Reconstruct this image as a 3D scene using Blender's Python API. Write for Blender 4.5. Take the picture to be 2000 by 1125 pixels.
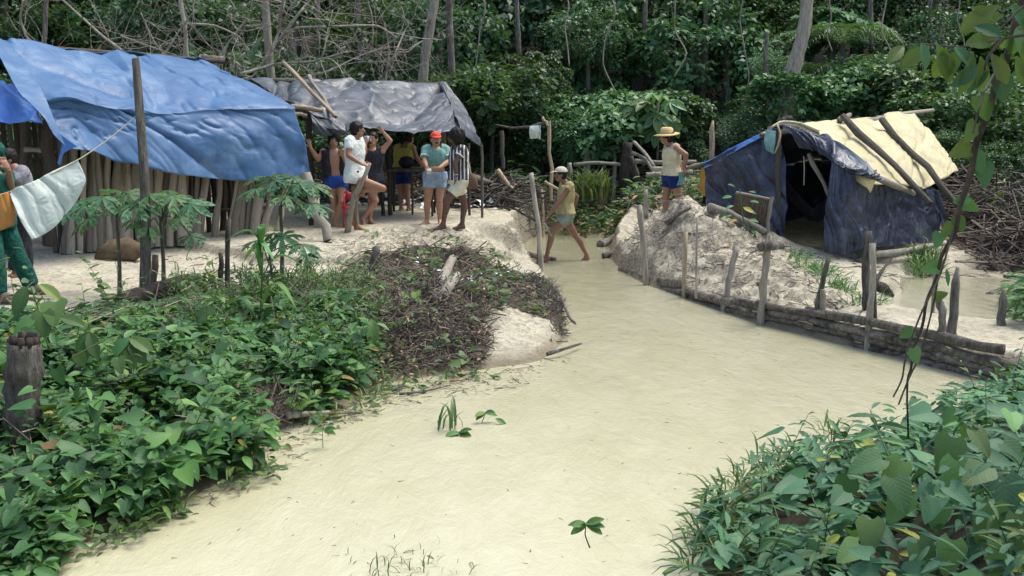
import bpy, math, random
import numpy as np
from mathutils import Vector, Matrix
for o in list(bpy.data.objects): bpy.data.objects.remove(o)
SC = bpy.context.scene
COL = SC.collection
# ------------------------------------------------------------------ camera, sky, sun, exposure
F = 2000.0; CH = 2.43; TH = math.atan((562.5-226)/F)
cam = bpy.data.cameras.new('camera'); co = bpy.data.objects.new('camera', cam); COL.objects.link(co)
co.location = (0, 0, CH); co.rotation_euler = (math.pi/2-TH, 0, 0)
cam.sensor_width = 36; cam.lens = 36; cam.clip_end = 500; cam.clip_start = 0.05
SC.camera = co
SUN_EL, SUN_AZ = math.radians(66), math.radians(62)     # azimuth measured clockwise from +Y
w = bpy.data.worlds.new('World'); SC.world = w; w.use_nodes = True
nt = w.node_tree; nt.nodes.clear()
sky = nt.nodes.new('ShaderNodeTexSky'); sky.sky_type = 'NISHITA'; sky.sun_disc = False
sky.sun_elevation = SUN_EL; sky.sun_rotation = SUN_AZ; sky.dust_density = 4.0; sky.air_density = 1.0; sky.ozone_density = 1.0
bg = nt.nodes.new('ShaderNodeBackground'); bg.inputs[1].default_value = 0.15
out = nt.nodes.new('ShaderNodeOutputWorld')
nt.links.new(sky.outputs[0], bg.inputs[0]); nt.links.new(bg.outputs[0], out.inputs[0])
sl = bpy.data.lights.new('sun', 'SUN'); sl.energy = 1.5; sl.angle = math.radians(28); sl.color = (1, .99, .92)
so = bpy.data.objects.new('sun', sl); COL.objects.link(so)
sd = Vector((math.sin(SUN_AZ)*math.cos(SUN_EL), math.cos(SUN_AZ)*math.cos(SUN_EL), math.sin(SUN_EL)))
so.rotation_euler = sd.to_track_quat('Z', 'Y').to_euler(); so.location = (0, 0, 30)
SC.view_settings.view_transform = 'Standard'; SC.view_settings.look = 'None'
SC.view_settings.exposure = 0.84; SC.view_settings.gamma = 1
SC.view_settings.use_curve_mapping = False
# ------------------------------------------------------------------ photograph pixel -> place
ct, st = math.cos(TH), math.sin(TH)
def ray(px, py):
    r = (px-1000)/F; u = (562.5-py)/F
    return np.array([r, ct+u*st, -st+u*ct])
def at(px, py, Y):
    d = ray(px, py); return np.array([0, 0, CH])+d*(Y/d[1])
def onz(px, py, z):
    d = ray(px, py); return np.array([0, 0, CH])+d*((z-CH)/d[2])
# ------------------------------------------------------------------ numpy noise
def _h(ix, iy, iz, s):
    n = (ix*73856093) ^ (iy*19349663) ^ (iz*83492791) ^ (s*2654435761 & 0x7fffffff)
    n = (n ^ (n >> 13))*1274126177 & 0x7fffffff
    n = (n ^ (n >> 16))*69069 & 0x7fffffff
    return (n & 0xffffff)/float(0xffffff)
def vnoise(x, y, z=0., s=0):
    x, y, z = np.broadcast_arrays(np.asarray(x, float), y, z)
    ix, iy, iz = np.floor(x).astype(np.int64), np.floor(y).astype(np.int64), np.floor(z).astype(np.int64)
    fx, fy, fz = x-ix, y-iy, z-iz
    fx, fy, fz = fx*fx*(3-2*fx), fy*fy*(3-2*fy), fz*fz*(3-2*fz)
    r = 0
    for a in (0, 1):
        for b in (0, 1):
            for c in (0, 1):
                r = r+_h(ix+a, iy+b, iz+c, s)*(fx if a else 1-fx)*(fy if b else 1-fy)*(fz if c else 1-fz)
    return r
def fbm(x, y, z=0., o=4, s=0):
    r = 0; a = .5; t = 0
    for i in range(o):
        r = r+a*vnoise(np.asarray(x)*2**i, np.asarray(y)*2**i, np.asarray(z)*2**i, s+i); t += a; a *= .5
    return r/t
def ridged(x, y, z=0., o=3, s=0):
    r = 0; a = .5; t = 0
    for i in range(o):
        n = vnoise(np.asarray(x)*2**i, np.asarray(y)*2**i, np.asarray(z)*2**i, s+i)
        r = r+a*(1-np.abs(2*n-1)); t += a; a *= .5
    return r/t
def sstep(a, b, x):
    t = np.clip((x-a)/(b-a), 0, 1); return t*t*(3-2*t)
def psdf(poly, x, y):
    "signed distance, negative inside"
    P = np.asarray(poly, float)[:, :2]; Q = np.roll(P, -1, 0)
    d = np.full(np.shape(x), 1e9); ins = np.zeros(np.shape(x), bool)
    for (ax, ay), (bx, by) in zip(P, Q):
        ex, ey = bx-ax, by-ay
        t = np.clip(((x-ax)*ex+(y-ay)*ey)/(ex*ex+ey*ey+1e-12), 0, 1)
        d = np.minimum(d, np.hypot(x-ax-t*ex, y-ay-t*ey))
        if ey != 0:
            ins ^= ((ay > y) != (by > y)) & (x < (bx-ax)*(y-ay)/(by-ay)+ax)
    return np.where(ins, -d, d)
def polyline_d(P, x, y):
    d = np.full(np.shape(x), 1e9)
    for (ax, ay), (bx, by) in zip(P[:-1], P[1:]):
        ex, ey = bx-ax, by-ay
        t = np.clip(((x-ax)*ex+(y-ay)*ey)/(ex*ex+ey*ey+1e-12), 0, 1)
        d = np.minimum(d, np.hypot(x-ax-t*ex, y-ay-t*ey))
    return d
# ------------------------------------------------------------------ materials
def nodes_of(m):
    m.use_nodes = True; t = m.node_tree; t.nodes.clear()
    o = t.nodes.new('ShaderNodeOutputMaterial'); return t, o
def ND(t, k, **kw):
    n = t.nodes.new(k)
    for a, b in kw.items(): setattr(n, a, b)
    return n
def rgb(c): return (c[0], c[1], c[2], 1)
def mixc(t, fac, a, b, mode='MIX'):
    n = ND(t, 'ShaderNodeMix', data_type='RGBA', blend_type=mode)
    if isinstance(fac, (int, float)): n.inputs[0].default_value = fac
    else: t.links.new(fac, n.inputs[0])
    for i, v in ((6, a), (7, b)):
        if isinstance(v, tuple): n.inputs[i].default_value = rgb(v)
        else: t.links.new(v, n.inputs[i])
    return n.outputs[2]
def noise(t, vec, scale, detail=5, rough=.6, dist=0):
    n = ND(t, 'ShaderNodeTexNoise'); n.inputs['Scale'].default_value = scale; n.inputs['Detail'].default_value = detail
    n.inputs['Roughness'].default_value = rough; n.inputs['Distortion'].default_value = dist
    t.links.new(vec, n.inputs['Vector']); return n.outputs['Fac']
def ramp(t, fac, stops):
    n = ND(t, 'ShaderNodeValToRGB'); e = n.color_ramp.elements
    while len(e) < len(stops): e.new(.5)
    for i, (p, c) in enumerate(stops): e[i].position = p; e[i].color = rgb(c) if isinstance(c, tuple) else (c, c, c, 1)
    t.links.new(fac, n.inputs[0]); return n.outputs[0]
def mapping(t, vec, sc, rot=(0, 0, 0)):
    n = ND(t, 'ShaderNodeMapping'); n.inputs['Scale'].default_value = sc; n.inputs['Rotation'].default_value = rot
    t.links.new(vec, n.inputs[0]); return n.outputs[0]
MATS = {}
def mat(name, c1, c2, scale=4, rough=.85, bump=.4, bscale=30, bdist=.01, spec=.3, stretch=(1, 1, 1), c3=None, s3=1.2, t3=(.5, .62), rvar=0., sheen=0, transl=0, bdetail=5, crumple=0, cscale=2.6):
    m = bpy.data.materials.new(name); t, o = nodes_of(m)
    tc = ND(t, 'ShaderNodeTexCoord'); oi = ND(t, 'ShaderNodeObjectInfo')
    add = ND(t, 'ShaderNodeVectorMath', operation='MULTIPLY_ADD')
    t.links.new(oi.outputs['Random'], add.inputs[0]); add.inputs[1].default_value = (17, 31, 13); t.links.new(tc.outputs['Object'], add.inputs[2])
    v = mapping(t, add.outputs[0], stretch)
    n1 = noise(t, v, scale, 6)
    c = mixc(t, ramp(t, n1, [(.33, 0.), (.67, 1.)]), c1, c2)
    if c3 is not None:
        c = mixc(t, ramp(t, noise(t, v, s3, 6, .7), [(t3[0], 0.), (t3[1], 1.)]), c, c3)
    if rvar:
        h = ND(t, 'ShaderNodeHueSaturation'); t.links.new(c, h.inputs['Color'])
        mr = ND(t, 'ShaderNodeMapRange'); t.links.new(oi.outputs['Random'], mr.inputs[0]); mr.inputs[3].default_value = 1-rvar; mr.inputs[4].default_value = 1+rvar
        t.links.new(mr.outputs[0], h.inputs['Value']); c = h.outputs[0]
    p = ND(t, 'ShaderNodeBsdfPrincipled'); t.links.new(c, p.inputs['Base Color'])
    p.inputs['Roughness'].default_value = rough; p.inputs['Specular IOR Level'].default_value = spec
    if bump:
        b = ND(t, 'ShaderNodeBump'); b.inputs['Strength'].default_value = bump; b.inputs['Distance'].default_value = bdist
        t.links.new(noise(t, v, bscale, bdetail, .65), b.inputs['Height']); t.links.new(b.outputs[0], p.inputs['Normal'])
        if crumple:
            wn = ND(t, 'ShaderNodeTexNoise'); wn.inputs['Scale'].default_value = 1.3; t.links.new(v, wn.inputs['Vector'])
            wa = ND(t, 'ShaderNodeVectorMath', operation='MULTIPLY_ADD'); t.links.new(wn.outputs['Color'], wa.inputs[0]); wa.inputs[1].default_value = (.7, .7, .7); t.links.new(v, wa.inputs[2])
            last = None
            for sc_, ds in ((cscale, crumple), (cscale*2.7, crumple*.35)):
                vo = ND(t, 'ShaderNodeTexVoronoi', feature='DISTANCE_TO_EDGE'); vo.inputs['Scale'].default_value = sc_; t.links.new(wa.outputs[0], vo.inputs['Vector'])
                cb = ND(t, 'ShaderNodeBump'); cb.inputs['Strength'].default_value = 1; cb.inputs['Distance'].default_value = ds; t.links.new(vo.outputs[0], cb.inputs['Height'])
                if last: t.links.new(last, cb.inputs['Normal'])
                last = cb.outputs[0]
            t.links.new(last, b.inputs['Normal'])
    sh = p.outputs[0]
    if transl:
        tr = ND(t, 'ShaderNodeBsdfTranslucent'); t.links.new(c, tr.inputs[0])
        mx = ND(t, 'ShaderNodeMixShader'); mx.inputs[0].default_value = transl
        t.links.new(sh, mx.inputs[1]); t.links.new(tr.outputs[0], mx.inputs[2]); sh = mx.outputs[0]
    t.links.new(sh, o.inputs[0]); MATS[name] = m; return m
def leafmat(name, cols, rough=.46, transl=.25, tcol=(.16, .3, .03), veins=False, spec=.34, hvar=.04, vvar=.3):
    m = bpy.data.materials.new(name); t, o = nodes_of(m)
    at_ = ND(t, 'ShaderNodeAttribute', attribute_name='tint'); oi = ND(t, 'ShaderNodeObjectInfo')
    n = len(cols); c = ramp(t, at_.outputs['Fac'], [(p, k) for p, k in cols])
    hs = ND(t, 'ShaderNodeHueSaturation'); t.links.new(c, hs.inputs['Color'])
    a = ND(t, 'ShaderNodeMapRange'); t.links.new(oi.outputs['Random'], a.inputs[0]); a.inputs[3].default_value = .5-hvar; a.inputs[4].default_value = .5+hvar
    t.links.new(a.outputs[0], hs.inputs['Hue'])
    a = ND(t, 'ShaderNodeMath', operation='MULTIPLY'); t.links.new(oi.outputs['Random'], a.inputs[0]); a.inputs[1].default_value = 7.31
    f = ND(t, 'ShaderNodeMath', operation='FRACT'); t.links.new(a.outputs[0], f.inputs[0])
    a = ND(t, 'ShaderNodeMapRange'); t.links.new(f.outputs[0], a.inputs[0]); a.inputs[3].default_value = 1-vvar; a.inputs[4].default_value = 1+vvar
    t.links.new(a.outputs[0], hs.inputs['Value']); c = hs.outputs[0]
    p = ND(t, 'ShaderNodeBsdfPrincipled'); p.inputs['Roughness'].default_value = rough; p.inputs['Specular IOR Level'].default_value = spec
    if veins:
        uv = ND(t, 'ShaderNodeUVMap'); sx = ND(t, 'ShaderNodeSeparateXYZ'); t.links.new(uv.outputs[0], sx.inputs[0])
        ab = ND(t, 'ShaderNodeMath', operation='ABSOLUTE'); t.links.new(sx.outputs[1], ab.inputs[0])
        k = ND(t, 'ShaderNodeMath', operation='MULTIPLY_ADD'); t.links.new(ab.outputs[0], k.inputs[0]); k.inputs[1].default_value = -.9; t.links.new(sx.outputs[0], k.inputs[2])
        k2 = ND(t, 'ShaderNodeMath', operation='MULTIPLY'); t.links.new(k.outputs[0], k2.inputs[0]); k2.inputs[1].default_value = 44
        s = ND(t, 'ShaderNodeMath', operation='SINE'); t.links.new(k2.outputs[0], s.inputs[0])
        sv = ramp(t, s.outputs[0], [(.8, 0.), (1., 1.)]); mv = ramp(t, ab.outputs[0], [(.0, 1.), (.03, 0.)])
        mx = ND(t, 'ShaderNodeMath', operation='MAXIMUM'); t.links.new(sv, mx.inputs[0]); t.links.new(mv, mx.inputs[1])
        q = ND(t, 'ShaderNodeMath', operation='MULTIPLY'); t.links.new(mx.outputs[0], q.inputs[0]); q.inputs[1].default_value = .2
        c = mixc(t, q.outputs[0], c, (.16, .24, .09))
        tc = ND(t, 'ShaderNodeTexCoord')
        sp = ramp(t, noise(t, tc.outputs['Object'], 26, 4, .7), [(.66, 0.), (.72, .7)])
        c = mixc(t, sp, c, (.13, .10, .03))
        b = ND(t, 'ShaderNodeBump'); b.inputs['Strength'].default_value = .35; b.inputs['Distance'].default_value = .003; b.invert = True
        t.links.new(mx.outputs[0], b.inputs['Height']); t.links.new(b.outputs[0], p.inputs['Normal'])
    t.links.new(c, p.inputs['Base Color'])
    tr = ND(t, 'ShaderNodeBsdfTranslucent'); t.links.new(mixc(t, .6, c, tcol), tr.inputs[0])
    mx = ND(t, 'ShaderNodeMixShader'); mx.inputs[0].default_value = transl
    t.links.new(p.outputs[0], mx.inputs[1]); t.links.new(tr.outputs[0], mx.inputs[2]); t.links.new(mx.outputs[0], o.inputs[0])
    MATS[name] = m; return m
# colours
mat('bark', (.075, .068, .056), (.24, .215, .18), 9, .9, 1., 34, .03, stretch=(3, 3, .6), c3=(.33, .32, .28), s3=3, t3=(.52, .66), rvar=.25)
mat('pale_wood', (.19, .17, .135), (.38, .35, .28), 6, .85, .6, 30, .012, stretch=(3, 3, .6), c3=(.12, .10, .085), s3=2.5, t3=(.55, .7), rvar=.2)
mat('stick_wood', (.22, .185, .14), (.46, .41, .33), 5, .9, .6, 30, .01, stretch=(6, 6, 1), c3=(.07, .06, .055), s3=1.3, t3=(.55, .7), rvar=.4)
mat('fresh_wood', (.32, .24, .15), (.48, .40, .28), 9, .8, .8, 40, .01, c3=(.18, .145, .11), s3=3, t3=(.5, .65), stretch=(3, 3, .5), rvar=.15)
mat('dark_wood', (.03, .025, .022), (.10, .08, .065), 7, .9, .7, 30, .012, stretch=(3, 3, .7), rvar=.3)
mat('wet_log', (.10, .085, .07), (.34, .30, .24), 7, .75, 1., 34, .025, stretch=(.5, 3, 3), c3=(.05, .043, .038), s3=2, t3=(.5, .65), rvar=.3)
mat('blue_tarp', (.038, .108, .235), (.064, .155, .305), 1.8, .46, .5, 60, .004, .45, c3=(.17, .28, .42), s3=1.6, t3=(.5, .8), transl=.04, crumple=.03, cscale=1.5)
mat('bright_blue_tarp', (.06, .20, .62), (.09, .25, .68), 2.5, .5, .3, 90, .003, .4, c3=(.25, .42, .68), s3=2, t3=(.5, .8), transl=.12)
mat('black_tarp', (.030, .037, .047), (.052, .064, .08), 3, .42, .8, 14, .01, .55, c3=(.14, .16, .18), s3=2.0, t3=(.45, .75), crumple=.028, cscale=1.6)
mat('navy_plastic', (.012, .017, .034), (.026, .034, .06), 3, .38, .7, 22, .012, .55, c3=(.09, .11, .15), s3=1.8, t3=(.48, .72), crumple=.05, cscale=2.4)
mat('pale_plastic', (.12, .17, .21), (.2, .25, .28), 3, .45, .6, 22, .01, .5)
mat('yellow_tarp', (.56, .50, .27), (.64, .585, .38), 3, .6, .5, 40, .004, .3, c3=(.40, .36, .23), s3=2.6, t3=(.5, .72), transl=.12, crumple=.03, cscale=2)
mat('orange_tarp', (.52, .32, .06), (.62, .40, .10), 3, .6, .3, 26, .006, .3, transl=.2)
mat('white_cloth', (.66, .74, .66), (.76, .82, .74), 4, .85, .3, 60, .004, .2, crumple=.02, cscale=5, c3=(.55, .63, .68), s3=5, t3=(.6, .75), transl=.15)
mat('orange_cloth', (.50, .22, .06), (.62, .30, .10), 4, .9, .3, 60, .004, .1, transl=.15)
mat('teal_cloth', (.12, .26, .25), (.22, .38, .36), 10, .9, .5, 60, .006, .1)
mat('rope', (.5, .48, .38), (.6, .58, .48), 30, .9, .2, 200)
mat('burlap', (.09, .065, .04), (.18, .135, .09), 9, .95, .8, 90, .006, .1)
mat('rattan', (.16, .11, .055), (.30, .22, .13), 20, .8, .4, 90, .004, .2)
mat('red_plastic', (.38, .02, .03), (.5, .03, .045), 5, .4, 0, spec=.5)
mat('litter_white', (.7, .72, .72), (.5, .55, .6), 5, .6, .3, 30, rvar=.3)
mat('dry_leaf', (.22, .13, .06), (.42, .30, .18), 5, .9, .3, 30, rvar=.4)
def skin(n, c): return mat(n, tuple(v*.82 for v in c), c, 9, .5, .25, 60, .002, .4)
skin('skin_brown', (.34, .18, .11)); skin('skin_tan', (.42, .235, .145)); skin('skin_dark', (.13, .07, .048)); skin('skin_deep', (.21, .11, .07))
for n, a, b in (('cloth_green', (.008, .075, .062), (.015, .11, .085)), ('cloth_grey', (.22, .22, .25), (.3, .3, .33)), ('cloth_dark', (.018, .018, .024), (.04, .04, .05)),
                ('cloth_white', (.62, .68, .62), (.75, .8, .74)), ('cloth_navy', (.008, .022, .12), (.015, .035, .17)), ('cloth_blue', (.02, .06, .32), (.04, .1, .42)),
                ('cloth_yellow', (.45, .42, .09), (.56, .52, .15)), ('cloth_teal', (.13, .28, .25), (.20, .36, .32)), ('cloth_denim', (.2, .29, .42), (.36, .46, .58)),
                ('cloth_cream', (.6, .57, .42), (.72, .68, .54)), ('cloth_mustard', (.33, .28, .13), (.43, .37, .19)), ('cloth_khaki', (.16, .2, .17), (.25, .29, .25)),
                ('cloth_undershirt', (.5, .45, .28), (.66, .6, .42)), ('cloth_red', (.6, .06, .04), (.7, .10, .07)), ('cap_beige', (.33, .30, .2), (.42, .38, .27)),
                ('straw', (.5, .36, .14), (.66, .5, .24)), ('hair', (.006, .005, .005), (.016, .013, .012)), ('sole', (.12, .08, .06), (.25, .18, .14)), ('sandal_blue', (.2, .35, .45), (.5, .6, .65)),
                ('boot', (.14, .10, .08), (.22, .17, .13)), ('bag', (.12, .07, .045), (.18, .11, .07)), ('eye_white', (.6, .6, .58), (.7, .7, .68)), ('lips', (.16, .06, .05), (.2, .08, .06))):
    mat(n, a, b, 9, .85 if n not in ('hair',) else .6, .5, 60, .004, .25, crumple=.02 if n.startswith('cloth') else 0, cscale=9, c3=tuple(v*.72 for v in a) if n.startswith('cloth') else None, s3=6, t3=(.5, .8))
# striped cloth
m = bpy.data.materials.new('cloth_striped'); t, o = nodes_of(m); tc = ND(t, 'ShaderNodeTexCoord')
wv = ND(t, 'ShaderNodeTexWave', wave_type='BANDS', bands_direction='X'); wv.inputs['Scale'].default_value = 5.6; wv.inputs['Distortion'].default_value = .6; wv.inputs['Detail'].default_value = 0
t.links.new(tc.outputs['Object'], wv.inputs[0])
c = mixc(t, ramp(t, wv.outputs['Fac'], [(.72, 0.), (.80, 1.)]), (.025, .03, .04), (.6, .6, .55))
p = ND(t, 'ShaderNodeBsdfPrincipled'); p.inputs['Roughness'].default_value = .85; t.links.new(c, p.inputs[0]); t.links.new(p.outputs[0], o.inputs[0]); MATS['cloth_striped'] = m
leafmat('leaf_under', [(0, (.024, .068, .028)), (.4, (.055, .14, .045)), (.75, (.125, .25, .06)), (.9, (.18, .28, .06)), (.96, (.36, .29, .06)), (1, (.17, .10, .055))], veins=True)
leafmat('leaf_big', [(0, (.035, .11, .05)), (.6, (.085, .205, .09)), (.92, (.15, .28, .08)), (1, (.40, .36, .06))], veins=True, vvar=.3, transl=.2, spec=.24)
leafmat('leaf_papaya', [(0, (.045, .13, .06)), (1, (.09, .22, .09))], transl=.3, vvar=.25)
leafmat('leaf_maize', [(0, (.07, .18, .05)), (1, (.15, .30, .08))], transl=.35)
leafmat('leaf_jungle', [(0, (.02, .06, .03)), (.5, (.05, .125, .055)), (.85, (.10, .215, .075)), (1, (.15, .23, .06))], rough=.44, hvar=.04, vvar=.5)
leafmat('leaf_jungle_light', [(0, (.05, .125, .062)), (.6, (.09, .19, .08)), (1, (.16, .25, .07))], rough=.4, hvar=.03, vvar=.3)
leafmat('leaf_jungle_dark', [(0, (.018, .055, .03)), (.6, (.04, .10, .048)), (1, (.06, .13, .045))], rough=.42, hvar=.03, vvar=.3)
leafmat('leaf_backlit', [(0, (.06, .14, .04)), (1, (.11, .19, .045))], transl=.45, tcol=(.22, .30, .04), veins=True)
leafmat('leaf_grass', [(0, (.04, .10, .04)), (.8, (.09, .17, .06)), (1, (.24, .22, .11))], transl=.3)
# ------------------------------------------------------------------ object bookkeeping
ORG = {}
def tagp(o, label=None, cat=None, group=None, kind=None):
    if label: o['label'] = label
    if cat: o['category'] = cat
    if group: o['group'] = group
    if kind: o['kind'] = kind
    return o
def thing(name, label, cat, loc, group=None):
    o = bpy.data.objects.new(name, None); COL.objects.link(o); o.empty_display_size = .1
    o.location = tuple(float(v) for v in loc); ORG[o.name] = np.array(loc, float)
    return tagp(o, label, cat, group)
def link_mesh(name, me, m, parent=None, loc=None):
    o = bpy.data.objects.new(name, me); COL.objects.link(o)
    if m and not me.materials: me.materials.append(MATS[m])
    if parent is not None:
        o.parent = parent; ORG[o.name] = ORG[parent.name]
        if loc is not None: o.location = loc
    else:
        o.location = loc if loc is not None else (0, 0, 0); ORG[o.name] = np.array(o.location)
    return o
class MB:
    def __init__(s): s.v = []; s.f = []; s.n = 0
    def add(s, v, f):
        v = np.asarray(v, float); s.v.append(v); s.f += [tuple(i+s.n for i in q) for q in f]; s.n += len(v); return s
    def tube(s, pts, rad, sides=7, cap=True, side=None, rb=None, wob=0, rng=None, flat=False):
        pts = np.asarray(pts, float); n = len(pts)
        ra = np.broadcast_to(np.asarray(rad, float), (n,)); rb = ra if rb is None else np.broadcast_to(np.asarray(rb, float), (n,))
        T = np.gradient(pts, axis=0); T /= np.linalg.norm(T, axis=1)[:, None]+1e-9
        if side is None:
            side = np.array([1., 0, 0]) if abs(T[0][0]) < .8 else np.array([0, 1., 0])
        V = []; a = np.linspace(0, 2*math.pi, sides, endpoint=False)
        for i in range(n):
            u = side-np.dot(side, T[i])*T[i]; u /= np.linalg.norm(u)+1e-9; v = np.cross(T[i], u); side_i = u
            w = 1 if not wob else 1+wob*(rng.random(sides)-.5)
            V.append(pts[i]+np.outer(np.cos(a)*w*ra[i], u)+np.outer(np.sin(a)*w*rb[i], v))
        V = np.concatenate(V)
        Fc = [(i*sides+j, i*sides+(j+1) % sides, (i+1)*sides+(j+1) % sides, (i+1)*sides+j) for i in range(n-1) for j in range(sides)]
        if cap: Fc += [tuple(range(sides-1, -1, -1)), tuple((n-1)*sides+j for j in range(sides))]
        return s.add(V, Fc)
    def ell(s, c, ax, nu=12, nv=8):
        "ellipsoid, ax = three axis vectors"
        V = [np.asarray(c)-ax[2]]
        for i in range(1, nv):
            p = -math.pi/2+math.pi*i/nv
            for j in range(nu):
                q = 2*math.pi*j/nu
                V.append(c+math.cos(p)*math.cos(q)*ax[0]+math.cos(p)*math.sin(q)*ax[1]+math.sin(p)*ax[2])
        V.append(np.asarray(c)+ax[2]); L = len(V)-1
        Fc = [(0, 1+(j+1) % nu, 1+j) for j in range(nu)]
        for i in range(nv-2):
            for j in range(nu):
                a = 1+i*nu+j; b = 1+i*nu+(j+1) % nu; Fc.append((a, b, b+nu, a+nu))
        Fc += [(L, L-nu+j, L-nu+(j+1) % nu) for j in range(nu)]
        return s.add(V, Fc)
    def box(s, c, ax):
        c = np.asarray(c, float); V = [c+i*ax[0]+j*ax[1]+k*ax[2] for i in (-1, 1) for j in (-1, 1) for k in (-1, 1)]
        return s.add(V, [(0, 1, 3, 2), (4, 6, 7, 5), (0, 4, 5, 1), (2, 3, 7, 6), (0, 2, 6, 4), (1, 5, 7, 3)])
    def mesh(s, name, org=(0, 0, 0), smooth=True):
        me = bpy.data.meshes.new(name); V = np.concatenate(s.v)-np.asarray(org)
        me.from_pydata(V.tolist(), [], s.f); me.update()
        if smooth: me.polygons.foreach_set('use_smooth', [True]*len(me.polygons))
        return me
    def build(s, name, m, parent=None, loc=None, smooth=True):
        org = ORG[parent.name] if parent is not None else (np.asarray(loc) if loc is not None else np.zeros(3))
        return link_mesh(name, s.mesh(name, org, smooth), m, parent, None if parent is not None else tuple(org))
def quick_mesh(name, V, Q, smooth=True, tint=None, uv=None, k=4):
    "V (n,3), Q (m,k) same-size faces, tint per vertex, uv per vertex"
    me = bpy.data.meshes.new(name); V = np.ascontiguousarray(V, np.float32); Q = np.ascontiguousarray(Q, np.int32)
    me.vertices.add(len(V)); me.vertices.foreach_set('co', V.ravel())
    me.loops.add(Q.size); me.loops.foreach_set('vertex_index', Q.ravel())
    me.polygons.add(len(Q)); me.polygons.foreach_set('loop_start', np.arange(0, Q.size, Q.shape[1], dtype=np.int32))
    me.update(calc_edges=True); me.validate()
    me.polygons.foreach_set('use_smooth', [smooth]*len(me.polygons))
    if tint is not None:
        a = me.attributes.new('tint', 'FLOAT', 'POINT'); a.data.foreach_set('value', np.ascontiguousarray(tint, np.float32))
    if uv is not None:
        l = me.uv_layers.new(name='UVMap'); l.data.foreach_set('uv', np.ascontiguousarray(uv[Q.ravel()], np.float32).ravel())
    return me
# leaf templates: (verts u,v,w ; quads)
def tmpl(mid, rt):
    V = [(u, 0, w) for u, w in mid]; n = len(mid)
    R = [(u, v, w) for u, v, w in rt]; L = [(u, -v, w) for u, v, w in rt]; m = len(rt)
    V += R+L; Fc = []
    for i in range(n-1):
        r0, r1 = (n+i, n+i+1) if i+1 < m else (n+m-1, n+m-1)
        if i+1 < m: Fc += [(i, n+i, n+i+1, i+1), (i, i+1, n+m+i+1, n+m+i)]
    return np.array(V, float), np.array(Fc, int)
HEART = tmpl([(0, 0), (.33, .02), (.68, -.02), (1.0, -.14)], [(-.14, .2, .06), (.12, .46, .1), (.55, .36, .05), (.99, .015, -.13)])
OVATE = tmpl([(0, 0), (.33, .03), (.68, .0), (1.0, -.12)], [(.02, .03, 0), (.3, .25, .08), (.65, .2, .04), (.99, .012, -.11)])
LANCE = tmpl([(0, 0), (.33, .05), (.68, .02), (1.0, -.18)], [(.02, .02, 0), (.3, .12, .09), (.65, .1, .05), (.99, .01, -.17)])
BLADE = tmpl([(0, 0), (.35, .13), (.7, .12), (1.0, -.1)], [(.0, .03, 0), (.35, .045, .15), (.7, .035, .14), (1., .004, -.1)])
def ftmpl(hw, us, fold=.16, droop=.22, back=0.):
    V = []; n = len(us)
    for s in (0, 1, -1):
        for u in us: V.append((u-(back*(1-u)**3 if s else 0), s*hw(u), fold*hw(u)*abs(s)-droop*u*u*.5))
    q = [(i, n+i, n+i+1, i+1) for i in range(n-1)]+[(i, i+1, 2*n+i+1, 2*n+i) for i in range(n-1)]
    return np.array(V, float), np.array(q, int)
HEART = ftmpl(lambda u: .50*(1-u)**.7*(min(1, (u+.06)*4.5))**.5+.004, [0, .06, .18, .35, .55, .78, 1.], .3, .3, .16)
OVATE = ftmpl(lambda u: .23*math.sin(math.pi*min(1, u*.93+.05))**.8+.003, [0, .12, .3, .5, .7, .88, 1.], .5, .35)
LANCE = ftmpl(lambda u: .115*math.sin(math.pi*min(1, u*.93+.05))+.003, [0, .2, .45, .7, 1.], .5, .4)
LOBE = ftmpl(lambda u: .03+.13*math.sin(math.pi*min(1, u**1.3*.95))**1.2*(1 if u < 1 else 0), [0, .2, .4, .6, .8, 1.], .3, .25)
RHOMB = (np.array([(0, 0, 0), (.42, .3, .07), (1, 0, -.1), (.42, -.3, .07)], float), np.array([(0, 1, 2, 3)]))
def nrm(a): return a/(np.linalg.norm(a, axis=-1, keepdims=True)+1e-9)
def leaf_arrays(P, D, N, S, T, tint):
    D = nrm(D); B = nrm(np.cross(N, D)); N = np.cross(D, B); tv, tf = T
    V = P[:, None]+S[:, None, None]*(tv[None, :, 0, None]*D[:, None]+tv[None, :, 1, None]*B[:, None]+tv[None, :, 2, None]*N[:, None])
    k = len(tv); Q = tf[None]+(np.arange(len(P))*k)[:, None, None]
    return V.reshape(-1, 3), Q.reshape(-1, 4), np.repeat(tint, k), np.tile(tv[:, :2], (len(P), 1))
def merge(batches):
    V, Q, T, U = [], [], [], []; n = 0
    for v, q, t_, u in batches: V.append(v); Q.append(q+n); T.append(t_); U.append(u); n += len(v)
    return np.concatenate(V), np.concatenate(Q), np.concatenate(T), np.concatenate(U)
def leafmesh(name, batches, org=(0, 0, 0)):
    V, Q, T, U = merge(batches); return quick_mesh(name, V-np.asarray(org), Q, True, T, U)
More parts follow.
